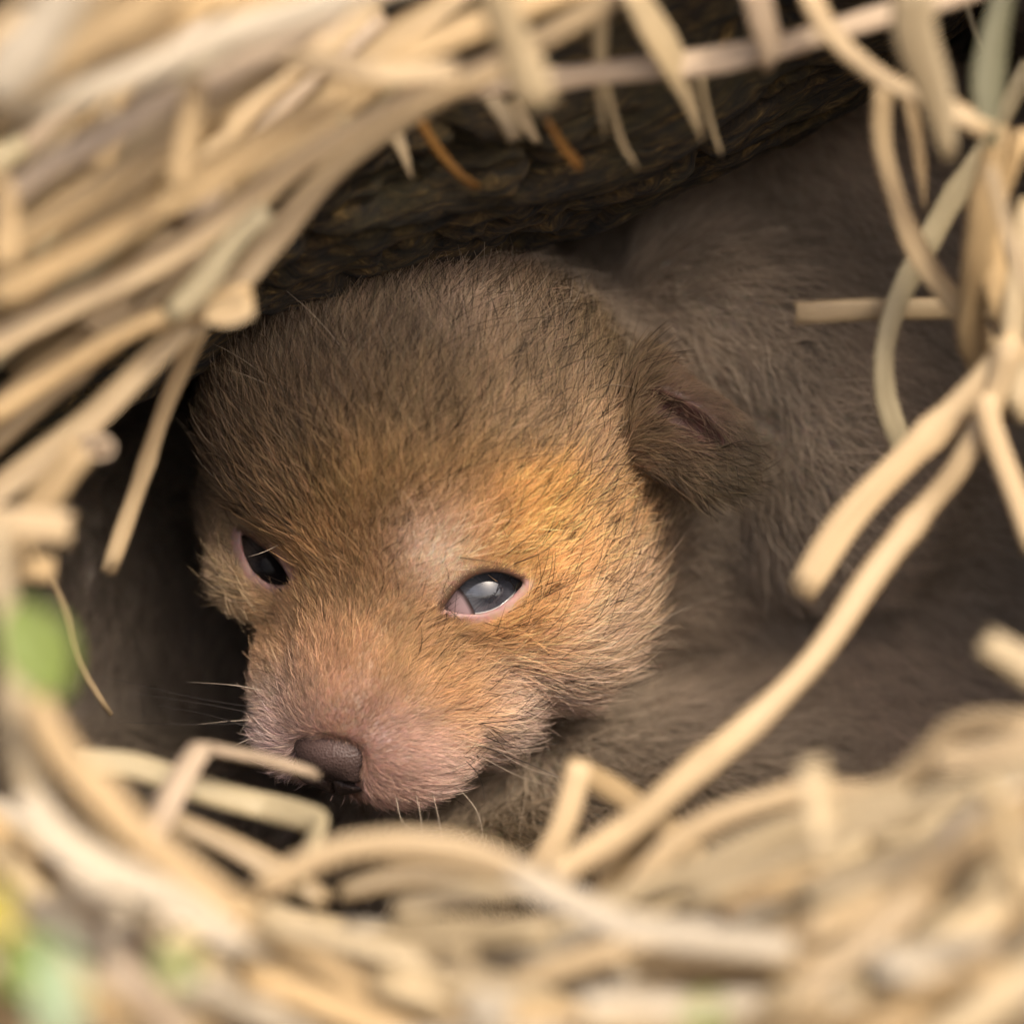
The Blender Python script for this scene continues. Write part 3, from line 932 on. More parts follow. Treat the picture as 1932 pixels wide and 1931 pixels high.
def tube_data(path, rad, flat=.72, sides=9, roll=0., hollow=True, joints=()):
    """path (n,3) cm, rad (n,) cm -> V, F, UV of a stalk with open, inset ends"""
    n = len(path); T = unit(np.gradient(path, axis=0))
    up = np.array([.13, -1, .21]); V, uv, F = [], [], []
    s = np.concatenate([[0], np.cumsum(np.linalg.norm(np.diff(path, axis=0), axis=1))])
    a0 = up - (up @ T[0]) * T[0]; a0 /= np.linalg.norm(a0)
    ring = np.arange(sides) / sides * 2 * np.pi
    rib = 1 + (.05 * np.cos(5 * ring + random.random() * 6) + .05 * np.cos(2 * ring + random.random() * 6) if hollow else 0 * ring)
    crush = 1 - (.13 * np.exp(-((s - random.uniform(0, s[-1])) / random.uniform(.3, 1.2)) ** 2) + .10 * np.exp(-((s - random.uniform(0, s[-1])) / random.uniform(.3, .9)) ** 2) if hollow else 0 * s)
    for i in range(n):
        a0 = a0 - (a0 @ T[i]) * T[i]; a0 /= np.linalg.norm(a0); b0 = np.cross(T[i], a0)
        r_ = roll + .015 * s[i]
        a1 = a0 * math.cos(r_) + b0 * math.sin(r_); b1 = -a0 * math.sin(r_) + b0 * math.cos(r_)
        torn = (rad[i] * .5 if i in (0, n - 1) else 0) if hollow else 0
        for k_, t in enumerate(ring):
            rr_ = rad[i] * rib[k_]
            V.append(path[i] + rr_ * (math.cos(t) * flat * crush[i] * a1 + math.sin(t) * (2 - crush[i]) * b1) + T[i] * torn * (random.random() - .5) * 1.2); uv.append((s[i] * .01 * 10, t / (2 * math.pi)))
    for i in range(n - 1):
        for k in range(sides):
            k2 = (k + 1) % sides; F.append((i * sides + k, i * sides + k2, (i + 1) * sides + k2, (i + 1) * sides + k))
    if hollow:
        for end, i, sg in ((0, 0, 1), (1, n - 1, -1)):
            base = i * sides; st = len(V)
            c = path[i]
            for k in range(sides): V.append(c + (V[base + k] - c) * .72); uv.append((uv[base][0], k / sides))
            for k in range(sides): V.append(c + (V[base + k] - c) * .66 + T[i] * sg * rad[i] * 1.2); uv.append((uv[base][0] + .03, k / sides))
            for k in range(sides):
                k2 = (k + 1) % sides
                q1 = (base + k, st + k, st + k2, base + k2); q2 = (st + k, st + sides + k, st + sides + k2, st + k2)
                F += [q1, q2] if end == 0 else [q1[::-1], q2[::-1]]
            f = tuple(range(st + sides, st + 2 * sides)); F.append(f if end else f[::-1])
    else:
        F.append(tuple(range(sides))[::-1]); F.append(tuple(range((n - 1) * sides, n * sides)))
    return np.array(V), F, uv


def stalk_geo(pts, w, kink=False, taper=None, flat=None, n=None, wob=.06):
    """pts [(u,v,depth)] in traced pixels, w width px -> V,F,uv"""
    P = np.array([at(*p) for p in pts]); ym = np.mean([p[2] for p in pts])
    L = np.linalg.norm(np.diff(P, axis=0), axis=1).sum()
    n = n or int(np.clip(L * 3.0, 10, 44))
    path, s = resample(P, n, kink)
    if n > 8:     # slight crooks, as real stalks have
        ph = np.random.default_rng(int(abs(P[0, 0] * 977 + P[-1, 2] * 331)) % 99991).uniform(0, 6.28, 6)
        path = path + np.stack([.016 * np.sin(s * 1.1 + ph[0]) + .009 * np.sin(s * 2.9 + ph[1]), .03 * np.sin(s * .9 + ph[2]), .016 * np.sin(s * 1.3 + ph[3]) + .009 * np.sin(s * 3.1 + ph[4])], -1)
    r = w / PX * (DIST + ym) / DIST / 2
    rad = np.full(len(path), r)
    t = s / s[-1]
    if taper: rad = r * np.interp(t, np.linspace(0, 1, len(taper)), taper)
    rad = rad * (1 + wob * np.sin(s * 1.7 + random.random() * 6)) * (1 - .05 * t)
    for nd in np.arange(random.uniform(1, 4), s[-1], random.uniform(4, 7)):     # joints: a swelling, the sheath above it thicker
        if not taper and not kink: rad = rad * (1 + .22 * np.exp(-((s - nd) / .16) ** 2) + .09 * (1 / (1 + np.exp(-np.clip((s - nd) / .08, -30, 30))) - .5))
    return tube_data(path, rad, flat or random.uniform(.42, .75), 12, random.uniform(-.5, .5))


def stalk(pts, w, mat, label, cat='straw stalk', group='loose straw stalks round the den mouth', name='straw_stalk', **kw):
    V, F, uv = stalk_geo(pts, w, **kw)
    c = V.mean(0)
    me_o = mesh(name, V, F, SM[mat], uv=uv)
    return tag(me_o, label, cat, group)


def d(path, *ys):
    """give a traced path depths interpolated along it"""
    n = len(path); ys = ys if len(ys) > 1 else (ys[0], ys[0])
    return [(u, v, float(np.interp(i / max(n - 1, 1), np.linspace(0, 1, len(ys)), ys))) for i, (u, v) in enumerate(path)]


GR, GT, GB, GL = 'straw stalks hanging at the right of the den mouth', 'straw stalks lying over the log', 'straw stalks heaped below the den mouth', 'straw stalks at the left of the den mouth'
TR = [
    # right side
    (d([(860, 172), (1040, 150), (1200, 130), (1400, 108), (1560, 62), (1700, 20), (1880, -40)], -6, -7), 48, 'pink', 'long pinkish straw stalk crossing the log almost level from its middle to the top right', GT, {}),
    (d([(1520, -40), (1535, 0), (1562, 55), (1623, 115), (1691, 164), (1787, 205), (1866, 248)], -7.5, -7), 43, 'cream', 'curved tan straw stalk bending down from the top edge to a cut end at right', GR, {}),
    (d([(1672, 150), (1663, 200), (1664, 274), (1680, 345), (1712, 440), (1760, 521), (1814, 584), (1869, 658), (1905, 725)], -6, -4), 44, 'cream', 'long tan straw stalk bowed in a C through the hanging bundle at right', GR, {}),
    (d([(1945, 120), (1883, 232), (1841, 301), (1800, 369), (1754, 451), (1703, 548), (1677, 630), (1669, 699), (1675, 767), (1699, 836), (1722, 870)], -4, -3), 43, 'olive', 'greenish curved straw stalk passing behind the level stub at right', GR, {}),
    (d([(1501, 589), (1600, 588), (1700, 586), (1950, 577)], -2.6, -2.6), 43, 'cream', 'short level straw stub with clean cut end pointing left at the cub', GR, {'wob': .02}),
    (d([(1728, -30), (1724, 50), (1744, 120), (1772, 200), (1795, 300)], -9, -8), 66, 'pale', 'broad pale straw sheath hanging from the top edge right of the log', GR, {'taper': [1, 1, 1.05, .9, .45], 'flat': .35}),
    (d([(1705, 150), (1722, 220), (1735, 300), (1745, 395)], -5), 34, 'gold', 'ochre straw leaf tip hanging behind the bowed stalk', GR, {'taper': [1, 1, .8, .15], 'flat': .3}),
    (d([(1897, -30), (1872, 96), (1862, 195), (1868, 275)], -7), 56, 'green', 'olive green grass blade hanging at the top right', GR, {'taper': [.9, 1, 1, .6], 'flat': .25}),
    (d([(1815, -20), (1832, 30), (1854, 104)], -3), 10, 'olive', 'thin straw wisp hanging at the top right corner of the log', GR, {'taper': [1, .8, .5]}),
    (d([(1885, 240), (1856, 390), (1843, 500), (1838, 560), (1826, 640), (1868, 720), (1880, 790)], -6.5, -3.6), 50, 'gold', 'golden upright straw stalk running down into the knot at right', GR, {}),
    (d([(1868, 310), (1900, 440), (1950, 560)], -7.5), 32, 'dull', 'dull straw stalk slanting out of frame at the right edge', GR, {}),
    (d([(1940, 380), (1917, 540), (1912, 680), (1945, 790)], -5.4), 56, 'pale', 'pale straw stalk standing along the right edge of the photo', GR, {}),
    (d([(1935, 250), (1895, 330), (1872, 420), (1880, 560), (1930, 680)], -6.4, -5), 36, 'tan', 'tan straw stalk weaving down the right edge bundle', GR, {}),
    (d([(1925, 640), (1880, 690), (1815, 762), (1705, 866), (1595, 985), (1510, 1118)], -5.7, -5.0), 58, 'cream', 'thick bright straw stalk slanting down-left from the knot, blunt end beside the cub\'s neck', GR, {}),
    (d([(1905, 640), (1880, 730), (1815, 877), (1732, 975), (1609, 1134), (1513, 1269), (1395, 1385), (1261, 1495), (1152, 1580), (1030, 1655)], -5.9, -5.3, -6.4, -9), 54, 'cream', 'longest bright straw stalk, running from the right-hand knot down to the bottom heap', GR, {}),
    (d([(1855, 740), (1870, 800), (1900, 895), (1955, 1040)], -6), 40, 'cream', 'tan straw stalk slanting down to the right edge under the knot', GR, {}),
    (d([(1860, 1208), (1900, 1232), (1990, 1290)], -10), 60, 'pale', 'blunt pale straw end poking in from the right edge, lower half', GR, {}),
    (d([(1418, -40), (1432, 20), (1446, 70), (1458, 112)], -8, -6.5), 70, 'pink', 'broad pinkish straw stalk hanging behind the level stalk at the top', GT, {'flat': .4}),
    (d([(1185, -40), (1222, 40), (1265, 110), (1300, 175), (1326, 268)], -8, -5.4), 74, 'pale', 'broad pale straw leaf drooping over the level stalk to a point on the log', GT, {'taper': [1, 1, .95, .6, .1], 'flat': .3}),
    (d([(1325, 150), (1335, 195), (1346, 240), (1362, 292)], -5.4, -4.4), 12, 'pale', 'thin pale straw wisp curling on the log beside the drooping leaf', GT, {'taper': [1, 1, .8, .5]}),
    (d([(1128, -30), (1131, 60), (1133, 160), (1143, 258)], -6.5, -5.2), 28, 'pale', 'slim pale straw blade hanging straight down in front of the log', GT, {'taper': [1, 1, .9, .15], 'flat': .35}),
    (d([(1143, 150), (1158, 215), (1175, 270), (1202, 318)], -5.6, -4.6), 12, 'pale', 'thin straw wisp trailing down the log under the slim hanging blade', GT, {'taper': [1, 1, .9, .5]}),
    (d([(915, -60), (945, 20), (978, 100), (1017, 198)], -11, -10), 66, 'pale', 'bright broad straw stalk hanging across the top middle with a square end', GT, {'wob': .02}),
    (d([(786, 218), (812, 262), (838, 298), (872, 335), (900, 356)], -5.3, -4.3), 18, 'orange', 'rusty orange straw twig lying on the dark log', GT, {}),
    (d([(1030, 228), (1060, 276), (1095, 314)], -5.3, -4.6), 20, 'orange', 'short rusty straw stub on the log right of the longer rusty twig', GT, {'taper': [.6, .9, 1]}),
    (d([(722, 215), (745, 250), (762, 285), (778, 335)], -5), 34, 'dull', 'dull straw leaf tip poking out under the slanting stalks onto the log', GT, {'taper': [1, 1, .6, .15], 'flat': .3}),
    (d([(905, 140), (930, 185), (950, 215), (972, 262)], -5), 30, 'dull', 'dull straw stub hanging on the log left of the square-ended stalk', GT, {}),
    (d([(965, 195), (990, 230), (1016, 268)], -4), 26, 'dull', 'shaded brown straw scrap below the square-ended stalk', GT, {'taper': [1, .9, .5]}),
    # top left
    (d([(1220, -50), (1132, 12), (1016, 78), (930, 128), (810, 188), (690, 268), (595, 355), (515, 452), (453, 528), (360, 608), (250, 715), (125, 827), (0, 921), (-60, 965)], -9, -7, -8), 56, 'cream', 'lowest long straw stalk of the slanting heap, edging the gap over the cub\'s head', GT, {'n': 46}),
    (d([(1010, 90), (930, 122), (747, 205), (622, 272), (528, 335), (470, 378), (375, 440), (281, 502), (156, 566), (60, 612), (-40, 662)], -9, -8.5, -9), 60, 'cream', 'second long straw stalk up in the slanting heap at top left', GT, {'n': 40}),
    (d([(1120, -40), (930, 38), (800, 95), (700, 150), (604, 206), (470, 284), (360, 355), (250, 424), (125, 490), (-20, 556)], -10), 62, 'gold', 'long golden straw stalk through the middle of the slanting heap', GT, {'n': 40}),
    (d([(520, 120), (420, 190), (338, 252), (250, 315), (156, 377), (-20, 480)], -10.5), 64, 'tan', 'tan straw stalk across the upper left of the slanting heap', GT, {}),
    (d([(640, 20), (500, 92), (344, 175), (219, 250), (94, 315), (-30, 405)], -11.5), 52, 'pink', 'pinkish pale straw stalk just under the bleached one at top left', GT, {}),
    (d([(780, -45), (604, 14), (438, 62), (281, 125), (156, 178), (-30, 222)], -13), 62, 'white', 'bleached white straw stalk lying brightest across the top left', GT, {}),
    (d([(370, -50), (250, 30), (156, 88), (78, 142), (-30, 210)], -13.5), 66, 'tan', 'tan straw stalk in the far top left above the bleached one', GT, {}),
    (d([(150, -60), (92, 40), (56, 92), (-20, 180)], -16), 92, 'white', 'broad bleached straw stalk in the very top left corner', GT, {}),
    (d([(430, -40), (330, 16), (272, 76), (170, 142)], -12.5), 56, 'gold', 'golden brown straw stalk under the tan one in the top left', GT, {}),
    (d([(620, -30), (520, 0), (450, 30), (380, 75)], -12), 42, 'tan', 'straw stalk at the top edge behind the bleached one', GT, {}),
    (d([(372, 150), (364, 200), (352, 281), (332, 360)], -12), 42, 'tan', 'straw stalk standing upright across the slanting ones at upper left', GT, {}),
    (d([(420, 70), (500, 92), (560, 112), (653, 128), (747, 142), (860, 132)], -11.2), 58, 'cream', 'straw stalk crossing the slanting heap the other way, sloping down right', GT, {}),
    (d([(-5, 320), (14, 390), (2, 500)], -12), 44, 'gold', 'rusty gold straw stalk on the left edge of the slanting heap', GT, {}),
    (d([(470, 560), (391, 577), (281, 604), (156, 672), (62, 735), (-30, 800)], -6.5), 46, 'gold', 'golden shaded straw stalk under the slanting heap at left', GL, {}),
    (d([(380, 592), (430, 588), (466, 572)], -6.8), 64, 'cream', 'torn square straw flake at the lower tip of the slanting heap', GL, {'flat': .2, 'taper': [.6, 1, 1.05]}),
    (d([(372, 615), (350, 672), (313, 768), (266, 905), (203, 1078)], -5, -3), 34, 'cream', 'straight thin yellow straw stalk hanging down left of the cub\'s brow', GL, {'wob': .02}),
    (d([(500, 400), (444, 455), (390, 531), (320, 600)], -7.5), 44, 'olive', 'olive straw stalk crossing under the lowest slanting stalk', GL, {}),
    (d([(288, 500), (291, 524), (296, 575)], -5), 28, 'pale', 'small pale straw scrap upright in the dark gap at left', GL, {}),
    (d([(188, 846), (170, 832), (140, 815)], -8, -6, -2), 60, 'pink', 'straw stalk seen end-on as a round spot at left', GL, {}),
    (d([(150, 850), (105, 905), (55, 975), (10, 1060)], -8.5), 60, 'tan', 'tan straw stalk fanning down from the lowest slanting stalk at left edge', GL, {}),
    (d([(-40, 988), (50, 990), (130, 992)], -9.5), 58, 'cream', 'blunt level straw stub poking in from the left edge', GL, {'wob': .02}),
    (d([(-40, 1070), (40, 1073), (101, 1075)], -8), 40, 'tan', 'thinner level straw stub under the blunt one at left edge', GL, {'wob': .02}),
    (d([(44, 985), (77, 1049), (103, 1106), (126, 1163), (144, 1230), (170, 1286), (211, 1350)], -3.5, -1.2), 14, 'dull', 'thin brown jointed stem hanging down at left, split tip', GL, {'taper': [.55, .7, .9, 1.1, 1.15, 1.2, .8]}),
    (d([(-15, 980), (0, 1110), (14, 1200), (28, 1290), (42, 1410), (58, 1495), (105, 1562), (200, 1622), (310, 1690)], -12, -13), 58, 'pale', 'pale straw stalk standing down the left edge and bending into the heap', GL, {}),
    (d([(62, 1320), (110, 1420), (180, 1493), (250, 1562), (360, 1652), (470, 1740)], -13), 60, 'tan', 'tan straw stalk slanting down-right at the lower left', GB, {}),
    # bent stalks by the muzzle
    (d([(268, 1630), (295, 1562), (340, 1472), (377, 1409), (480, 1427), (592, 1456)], -9, -6.5, -4.6), 47, 'pink', 'sharply bent straw stalk, its blunt end in front of the cub\'s nose', GB, {'kink': True, 'wob': .01}),
    (d([(150, 1436), (250, 1445), (380, 1486), (500, 1521), (604, 1549), (588, 1605), (555, 1675)], -6, -5, -7), 58, 'olive', 'yellowish bent straw stalk under the cub\'s nose with a square corner', GB, {'kink': True, 'wob': .01}),
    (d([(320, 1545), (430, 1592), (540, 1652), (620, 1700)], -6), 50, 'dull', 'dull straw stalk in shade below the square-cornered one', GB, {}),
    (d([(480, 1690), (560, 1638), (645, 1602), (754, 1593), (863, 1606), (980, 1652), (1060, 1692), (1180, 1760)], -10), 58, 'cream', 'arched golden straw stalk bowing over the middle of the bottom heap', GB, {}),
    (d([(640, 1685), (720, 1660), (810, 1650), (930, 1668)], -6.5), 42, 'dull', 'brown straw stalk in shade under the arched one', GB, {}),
    (d([(740, 1715), (860, 1686), (1000, 1672)], -9), 46, 'pale', 'grey straw stalk low under the arched one', GB, {}),
    (d([(1070, 1442), (1120, 1468), (1180, 1502), (1262, 1568), (1320, 1625)], -5.5, -7), 50, 'tan', 'orange-tan straw stalk crossing beneath the long bright one', GB, {}),
    (d([(1098, 1440), (1088, 1470), (1056, 1568), (1005, 1650)], -6.5), 43, 'cream', 'short tan straw stalk leaning to form an upturned V below the cub\'s chin', GB, {}),
    (d([(1210, 1545), (1185, 1600), (1140, 1675), (1110, 1730)], -6), 58, 'gold', 'dull gold straw stub in shade under the long bright one', GB, {}),
    (d([(1150, 1740), (1210, 1655), (1290, 1580), (1404, 1526), (1540, 1496), (1650, 1496), (1732, 1448), (1800, 1377), (1870, 1362), (1960, 1372)], -9, -9, -11), 52, 'cream', 'long wavy straw stalk along the top of the bottom right heap', GB, {}),
    (d([(1100, 1720), (1290, 1648), (1434, 1582), (1560, 1540), (1720, 1500)], -10), 50, 'pale', 'pale straw stalk just under the long wavy one', GB, {}),
    (d([(1532, 1440), (1540, 1480), (1553, 1556), (1578, 1630)], -12.5), 50, 'pale', 'short upright pale straw stub standing in the bottom right heap', GB, {'wob': .02}),
    (d([(1760, 1440), (1860, 1420), (1980, 1385)], -11.5), 52, 'cream', 'straw stalk at the right edge under the long wavy one', GB, {}),
    (d([(1290, 1700), (1404, 1640), (1560, 1590), (1740, 1520), (1960, 1440)], -12.5), 50, 'pale', 'pale straw stalk rising to the right edge in the bottom heap', GB, {}),
    (d([(40, 1500), (110, 1590), (210, 1650), (330, 1700), (460, 1790)], -13.5), 56, 'white', 'whitish straw stalk bending across the lower left heap', GB, {}),
    (d([(960, 1650), (1060, 1690), (1180, 1745), (1330, 1770), (1500, 1790)], -13), 54, 'white', 'bright whitish straw stalk across the middle of the bottom heap', GB, {}),
]
if True:
    for pts, w, mat, lab, grp, kw in TR:
        if grp == GT and pts[len(pts) // 2][0] < 900: pts = [(u, v, y * .86) for u, v, y in pts]
        stalk(pts, w, mat, lab, 'straw stalk', grp, **kw)

    # ---- more stalks of the same heaps
    base = np.array([(1220, -50), (1016, 78), (810, 188), (690, 268), (595, 355), (515, 452), (453, 528), (360, 608), (250, 715), (125, 827), (0, 921), (-60, 965)], float)
    tg = unit(np.gradient(base, axis=0)); nr = np.stack([tg[:, 1], -tg[:, 0]], -1)
    nr = np.where((nr[:, :1] * -1 + nr[:, 1:] * -1) > 0, nr, -nr)
    TONE = {'tan': 'tan', 'cream': 'cream', 'gold': 'golden', 'pink': 'pinkish', 'dull': 'dull brown', 'olive': 'yellowish', 'pale': 'pale', 'white': 'whitish'}
    mats_t = ['tan', 'cream', 'gold', 'tan', 'pink', 'cream', 'dull', 'olive']
    for i in range(46):
        off = 55 + 600 * (i + random.random()) / 46
        a, b = sorted(random.sample(range(len(base)), 2))
        if b - a < 4: a, b = max(0, a - 3), min(len(base) - 1, b + 3)
        tilt = random.uniform(-45, 45)
        pts = []
        for j in range(a, b + 1, 2):
            t = (j - a) / max(b - a, 1) - .5
            q = base[j] + nr[j] * max(off + tilt * t, 50)
            pts.append((q[0], q[1], -4.6 - off * .005 + random.uniform(-1.0, 1.0)))
        if len(pts) < 3: continue
        mt = random.choice(mats_t); mu_, mv_ = np.mean([p[0] for p in pts]), np.mean([p[1] for p in pts])
        where = ['left edge', 'upper left', 'middle', 'upper end'][int(np.clip(mu_ / 260, 0, 3))]
        deep = 'low' if off < 220 else ('midway up' if off < 430 else 'high')
        w_ = random.uniform(42, 64)
        stalk(pts, w_, mt, f'{"thin" if w_ < 53 else "thick"} {TONE[mt]} straw stalk {deep} in the slanting heap, at its {where}', 'straw stalk', GT)

    BU = [-80, 0, 200, 400, 600, 800, 1000, 1200, 1400, 1600, 1750, 2000]; BB = [1440, 1520, 1635, 1705, 1715, 1740, 1740, 1735, 1640, 1575, 1500, 1420]
    mats_b = ['pale', 'cream', 'pale', 'tan', 'pink', 'cream', 'gold', 'white', 'pale']
    for i in range(165):
        u = random.uniform(-60, 2000); bvv = np.interp(u, BU, BB); dv = random.random() ** .8 * 430 + 25
        v = bvv + dv
        ang = np.interp(u, [0, 500, 900, 1300, 1900], [38, 28, 5, -22, -32]) + random.gauss(0, 15)
        if random.random() < .08: ang += random.choice((-60, 55))
        Ls = random.uniform(380, 900) / 2; ca, sa = math.cos(math.radians(ang)), math.sin(math.radians(ang))
        y0 = -7.8 - dv * .014 + random.uniform(-2, 1.5); cv = random.uniform(-45, 45); dy = random.uniform(-2, 2)
        pts = []
        for t in (-1, -.4, .2, .6, 1):
            uu, vv = u + ca * Ls * t, v + sa * Ls * t + cv * (1 - t * t) * -.5
            vv = max(vv, np.interp(uu, BU, BB) + 22)
            pts.append((uu, vv, y0 + dy * t))
        mt = random.choice(mats_b); a_ = (ang + 90) % 180 - 90
        lie = 'level' if abs(a_) < 12 else ('steep' if abs(a_) > 55 else ('falling rightward' if a_ > 0 else 'rising rightward'))
        where = ['far left', 'left', 'middle', 'right', 'far right'][int(np.clip(u / 387, 0, 4))]
        deep = 'atop' if dv < 140 else ('halfway down' if dv < 290 else 'at the foot of')
        w_ = random.uniform(36, 64)
        stalk(pts, w_, mt, f'{"thin" if w_ < 50 else "thick"} {"short" if Ls < 320 else "long"} {TONE[mt]} straw stalk {lie} {deep} the bottom heap, {where}', 'straw stalk', GB)
    # ---- loose litter bedded underneath, one mass
    LV, LF, LU, nv = [], [], [], 0
    for i in range(1300):
        u = random.uniform(-900, 2800); bvv = np.interp(u, BU, BB); dv = random.random() ** 1.2 * 1300 + 40; v = bvv + dv
        ang = math.radians(np.interp(u, [0, 900, 1900], [35, 0, -32]) + random.gauss(0, 16)); Ls = random.uniform(250, 560)
        y0 = -7.8 - dv * .012 + 2.6; y0 = max(y0, -28) + random.uniform(-1.5, 1.5)
        pts = [(u + math.cos(ang) * Ls * t, max(v + math.sin(ang) * Ls * t, np.interp(u + math.cos(ang) * Ls * t, BU, BB) + 35), y0) for t in (-1, 0, 1)]
        V, F, uv = stalk_geo(pts, random.uniform(44, 66), n=6)
        LV.append(V); LU += list(uv); LF += [tuple(k + nv for k in f) for f in F]; nv += len(V)
    lit = mesh('straw_litter', np.concatenate(LV), LF, SM['pale'], uv=LU); tag(lit, kind='stuff')

    # ---- the straw carried on over the log, unseen, added to shade the crown
    LV, LF, LU, nv = [], [], [], 0
    for i in range(300):
        u = random.uniform(-700, 2500); v = -300 - 800 * random.random() ** 1.3; ang = math.radians(-28 + random.gauss(0, 22)); Ls = random.uniform(200, 600)
        y0 = -7.5 + (-v - 300) * .010 + random.uniform(-2, 2.5)
        pts = [(u + math.cos(ang) * Ls * t, min(v + math.sin(ang) * Ls * t, -230), y0) for t in (-1, 0, 1)]
        V, F, uv = stalk_geo(pts, random.uniform(44, 66), n=6)
        LV.append(V); LU += list(uv); LF += [tuple(k + nv for k in f) for f in F]; nv += len(V)
    shade_straw = mesh('straw_litter', np.concatenate(LV), LF, SM['tan'], uv=LU); tag(shade_straw, kind='stuff')

    # ---- more unseen straw added down the right of the mouth, shading the trunk
    LV, LF, LU, nv = [], [], [], 0
    for i in range(150):
        x = 8.9 + 5.5 * random.random() ** 1.2; y = random.uniform(-7.5, -3.0); z = random.uniform(-7, 10); dx = abs(random.gauss(0, .9)); L_ = random.uniform(2.5, 5)
        P = np.array([(x + dx * t * t + random.uniform(0, .5) * abs(t), y + random.uniform(-1, 1) * t, z + L_ * t) for t in (-1, 0, 1)]); P[:, 0] = np.maximum(P[:, 0], 8.5)
        path, s_ = resample(P, 6); V, F, uv = tube_data(path, np.full(len(path), random.uniform(.16, .24)), .7, 8)
        LV.append(V); LU += list(uv); LF += [tuple(k + nv for k in f) for f in F]; nv += len(V)
    shade_straw = mesh('straw_litter', np.concatenate(LV), LF, SM['cream'], uv=LU); tag(shade_straw, kind='stuff')

    # ---- green leaves
    M_LEAF = leaf_material('leaf light', (.15, .20, .03), (.21, .26, .065)); M_LEAF2 = leaf_material('leaf deep', (.11, .16, .012), (.17, .22, .03))
    M_LEAF3 = leaf_material('leaf yellowish', (.30, .25, .02), (.38, .30, .04)); M_BLADE = leaf_material('blade mint', (.28, .37, .21), (.36, .44, .28))

    def leaf(c, tip, width, mat, label, cat='leaf', name='leaf', nl=14, nw=8, droop=.6):
        p, q = at(*c), at(*tip); ax = q - p; L = np.linalg.norm(ax); ax /= L
        side = unit(np.cross(ax, [0.15, -1, .2])); nn = np.cross(side, ax); wd = width / PX / 2
        V, uv = [], []
        for lay in (0, 1):
            for i in range(nl + 1):
                t = i / nl; w_ = wd * (math.sin(math.pi * min(t * .93 + .05, 1)) ** .8)
                for k in range(nw + 1):
                    s_ = k / nw * 2 - 1
                    V.append(p + ax * L * t + side * w_ * s_ + nn * (.22 * wd * abs(s_) - droop * L * .3 * t * t + .05 * wd * math.sin(t * 22) * abs(s_) - lay * .03)); uv.append((t, k / nw))
        F = []; st = (nl + 1) * (nw + 1)
        for i in range(nl):
            for k in range(nw):
                a = i * (nw + 1) + k; f = (a, a + 1, a + nw + 2, a + nw + 1); F += [f, tuple(x + st for x in f[::-1])]
        bd = [k for k in range(nw + 1)] + [i * (nw + 1) + nw for i in range(1, nl + 1)] + [nl * (nw + 1) + k for k in range(nw - 1, -1, -1)] + [i * (nw + 1) for i in range(nl - 1, 0, -1)]
        for i in range(len(bd)):
            a, b = bd[i], bd[(i + 1) % len(bd)]; F.append((b, a, a + st, b + st))
        return tag(mesh(name, np.array(V), F, mat, uv=uv), label, cat)

    leaf((20, 1140, -15), (120, 1312, -15), 112, M_LEAF, 'large light green leaf blurred behind the straw at the left edge')
    leaf((0, 1845, -16), (125, 1800, -16), 110, M_LEAF2, 'deep green leaf among the straw in the bottom left corner')
    leaf((-60, 1690, -16), (35, 1745, -16), 90, M_LEAF3, 'yellow-green leaf tip at the left edge low down')
    leaf((300, 1800, -17.5), (370, 1840, -17.5), 60, M_LEAF, 'small green leaf showing faintly through the bottom straw')
    leaf((1310, 1960, -18), (1345, 1880, -18), 50, M_LEAF, 'small green leaf at the bottom edge right of the middle')
    leaf((112, 1990, -20), (108, 1760, -20), 66, M_BLADE, 'pale mint grass blade standing in the bottom left straw', 'grass blade', 'grass_blade', droop=.1)

# ------------------------------------------------------------------ whiskers and wet lid lines
M_WD, M_WL = plain('whisker dark', (.02, .015, .012), .35), plain('whisker light', (.40, .32, .24), .4)


def hairline(name, P, r, mat, parent, n=12, sides=5, tip=.25):
    path, s = resample(P, n); rad = np.linspace(r, r * tip, len(path))
    V, F, uv = tube_data(path, rad, 1.0, sides, 0, hollow=False); return mesh(name, V, F, mat, parent, uv=uv)


def surf(u, v):
    d2_ = (bu - u) ** 2 + (bv - v) ** 2; near = np.where(d2_ < 12 ** 2)[0]
    if len(near) == 0: near = np.array([d2_.argmin()])
    return BV[near[BV[near, 1].argmin()]]


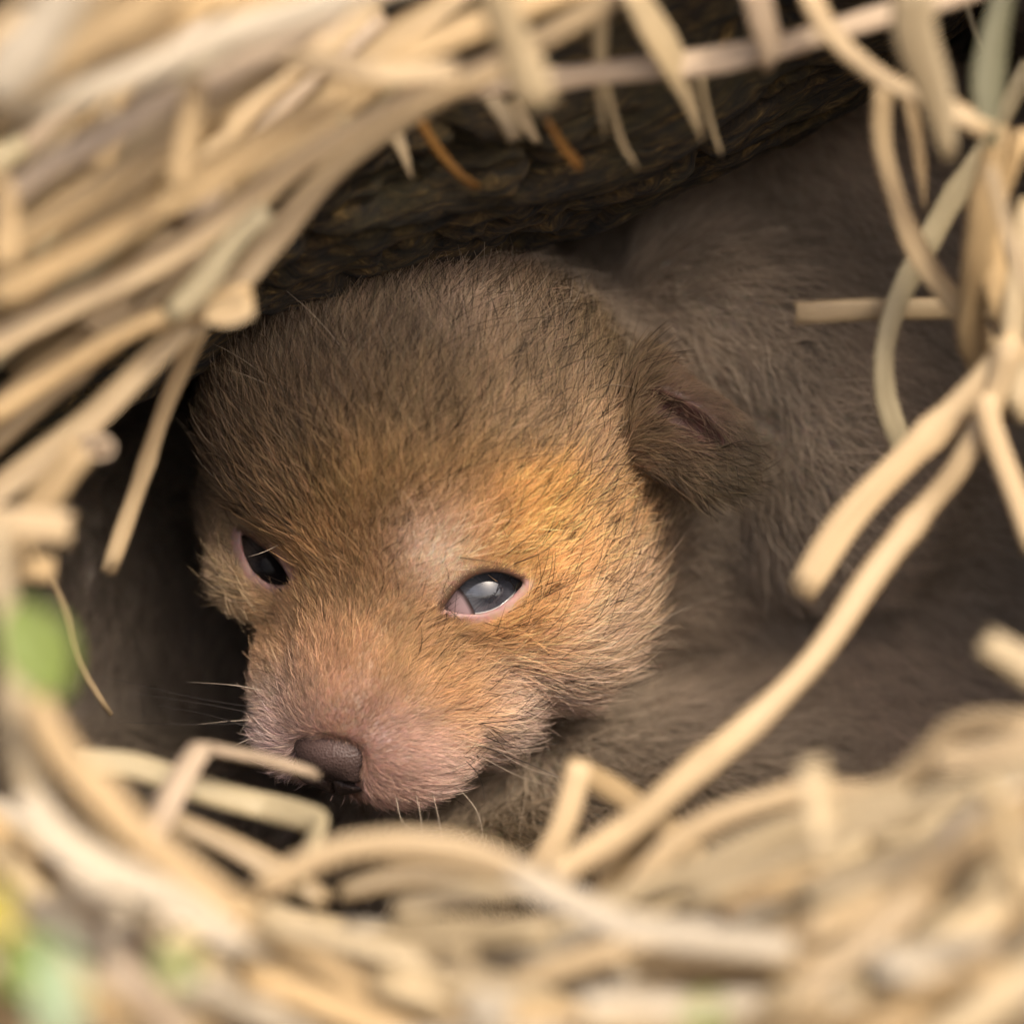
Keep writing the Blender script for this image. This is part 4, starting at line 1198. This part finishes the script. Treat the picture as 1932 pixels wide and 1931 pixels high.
WH = [  # root, bends..., tip (u,v,dy from root depth), dark?
    ((905, 1372), (970, 1358, -.6), (1020, 1353, -1.0), 'd'), ((918, 1393), (975, 1410, -.6), (1050, 1402, -.9), 'd'),
    ((905, 1405), (985, 1435, -.5), (1065, 1470, -.6), 'd'), ((930, 1420), (1000, 1450, -.8), (1110, 1478, -1.2), 'l'),
    ((900, 1425), (990, 1468, -.9), (1085, 1492, -1.2), 'l'), ((880, 1432), (905, 1465, -.5), (915, 1510, -.7), 'd'),
    ((820, 1500), (828, 1545, -.4), (838, 1600, -.5), 'l'), ((790, 1500), (795, 1550, -.3), (796, 1605, -.4), 'l'),
    ((860, 1480), (900, 1530, -.3), (915, 1600, -.4), 'l'), ((740, 1505), (760, 1550, -.2), (800, 1570, -.3), 'l'),
    ((490, 1300), (440, 1292, -.2), (352, 1286, .2), 'l'), ((480, 1330), (380, 1318, .3), (190, 1275, .8), 'd'),
    ((482, 1345), (400, 1330, .2), (260, 1308, .6), 'd'), ((475, 1362), (360, 1366, .2), (215, 1362, .6), 'd'),
    ((478, 1358), (430, 1360, .1), (372, 1366, .2), 'l'), ((480, 1375), (400, 1350, .2), (300, 1330, .5), 'd'),
    ((478, 1390), (455, 1400, -.1), (432, 1412, -.1), 'l'), ((970, 1075), (1040, 1030, -.6), (1110, 940, -.9), 'd'),
    ((950, 1062), (1010, 1000, -.6), (1060, 930, -.8), 'd'), ((860, 1060), (940, 1062, -.4), (1000, 1075, -.5), 'd'),
    ((520, 1035), (495, 1042, -.2), (468, 1050, -.2), 'l'), ((1000, 1150), (1080, 1100, -.5), (1180, 1060, -.6), 'd'),
]
for rt, b1, b2, dk in WH:
    p = surf(*rt)
    hairline('whisker', [p + np.array([0, .05, 0]), at(b1[0], b1[1], p[1] + b1[2]), at(b2[0], b2[1], p[1] + b2[2])], (.0095 if dk == 'd' else .0062), M_WD if dk == 'd' else M_WL, cub)
for e in EYES[:1]:
    hairline('tear_line', e['wet'], .012, M_WET, cub, 24, 6, .9)

# ------------------------------------------------------------------ littermate lying behind
lx = np.arange(-14.5, -1.0, .22); ly = np.arange(2.5, 15, .22); lz = np.arange(-7.4, 5.2, .22)
LVv, LFf = surface_nets(lx, ly, lz, LITTER)
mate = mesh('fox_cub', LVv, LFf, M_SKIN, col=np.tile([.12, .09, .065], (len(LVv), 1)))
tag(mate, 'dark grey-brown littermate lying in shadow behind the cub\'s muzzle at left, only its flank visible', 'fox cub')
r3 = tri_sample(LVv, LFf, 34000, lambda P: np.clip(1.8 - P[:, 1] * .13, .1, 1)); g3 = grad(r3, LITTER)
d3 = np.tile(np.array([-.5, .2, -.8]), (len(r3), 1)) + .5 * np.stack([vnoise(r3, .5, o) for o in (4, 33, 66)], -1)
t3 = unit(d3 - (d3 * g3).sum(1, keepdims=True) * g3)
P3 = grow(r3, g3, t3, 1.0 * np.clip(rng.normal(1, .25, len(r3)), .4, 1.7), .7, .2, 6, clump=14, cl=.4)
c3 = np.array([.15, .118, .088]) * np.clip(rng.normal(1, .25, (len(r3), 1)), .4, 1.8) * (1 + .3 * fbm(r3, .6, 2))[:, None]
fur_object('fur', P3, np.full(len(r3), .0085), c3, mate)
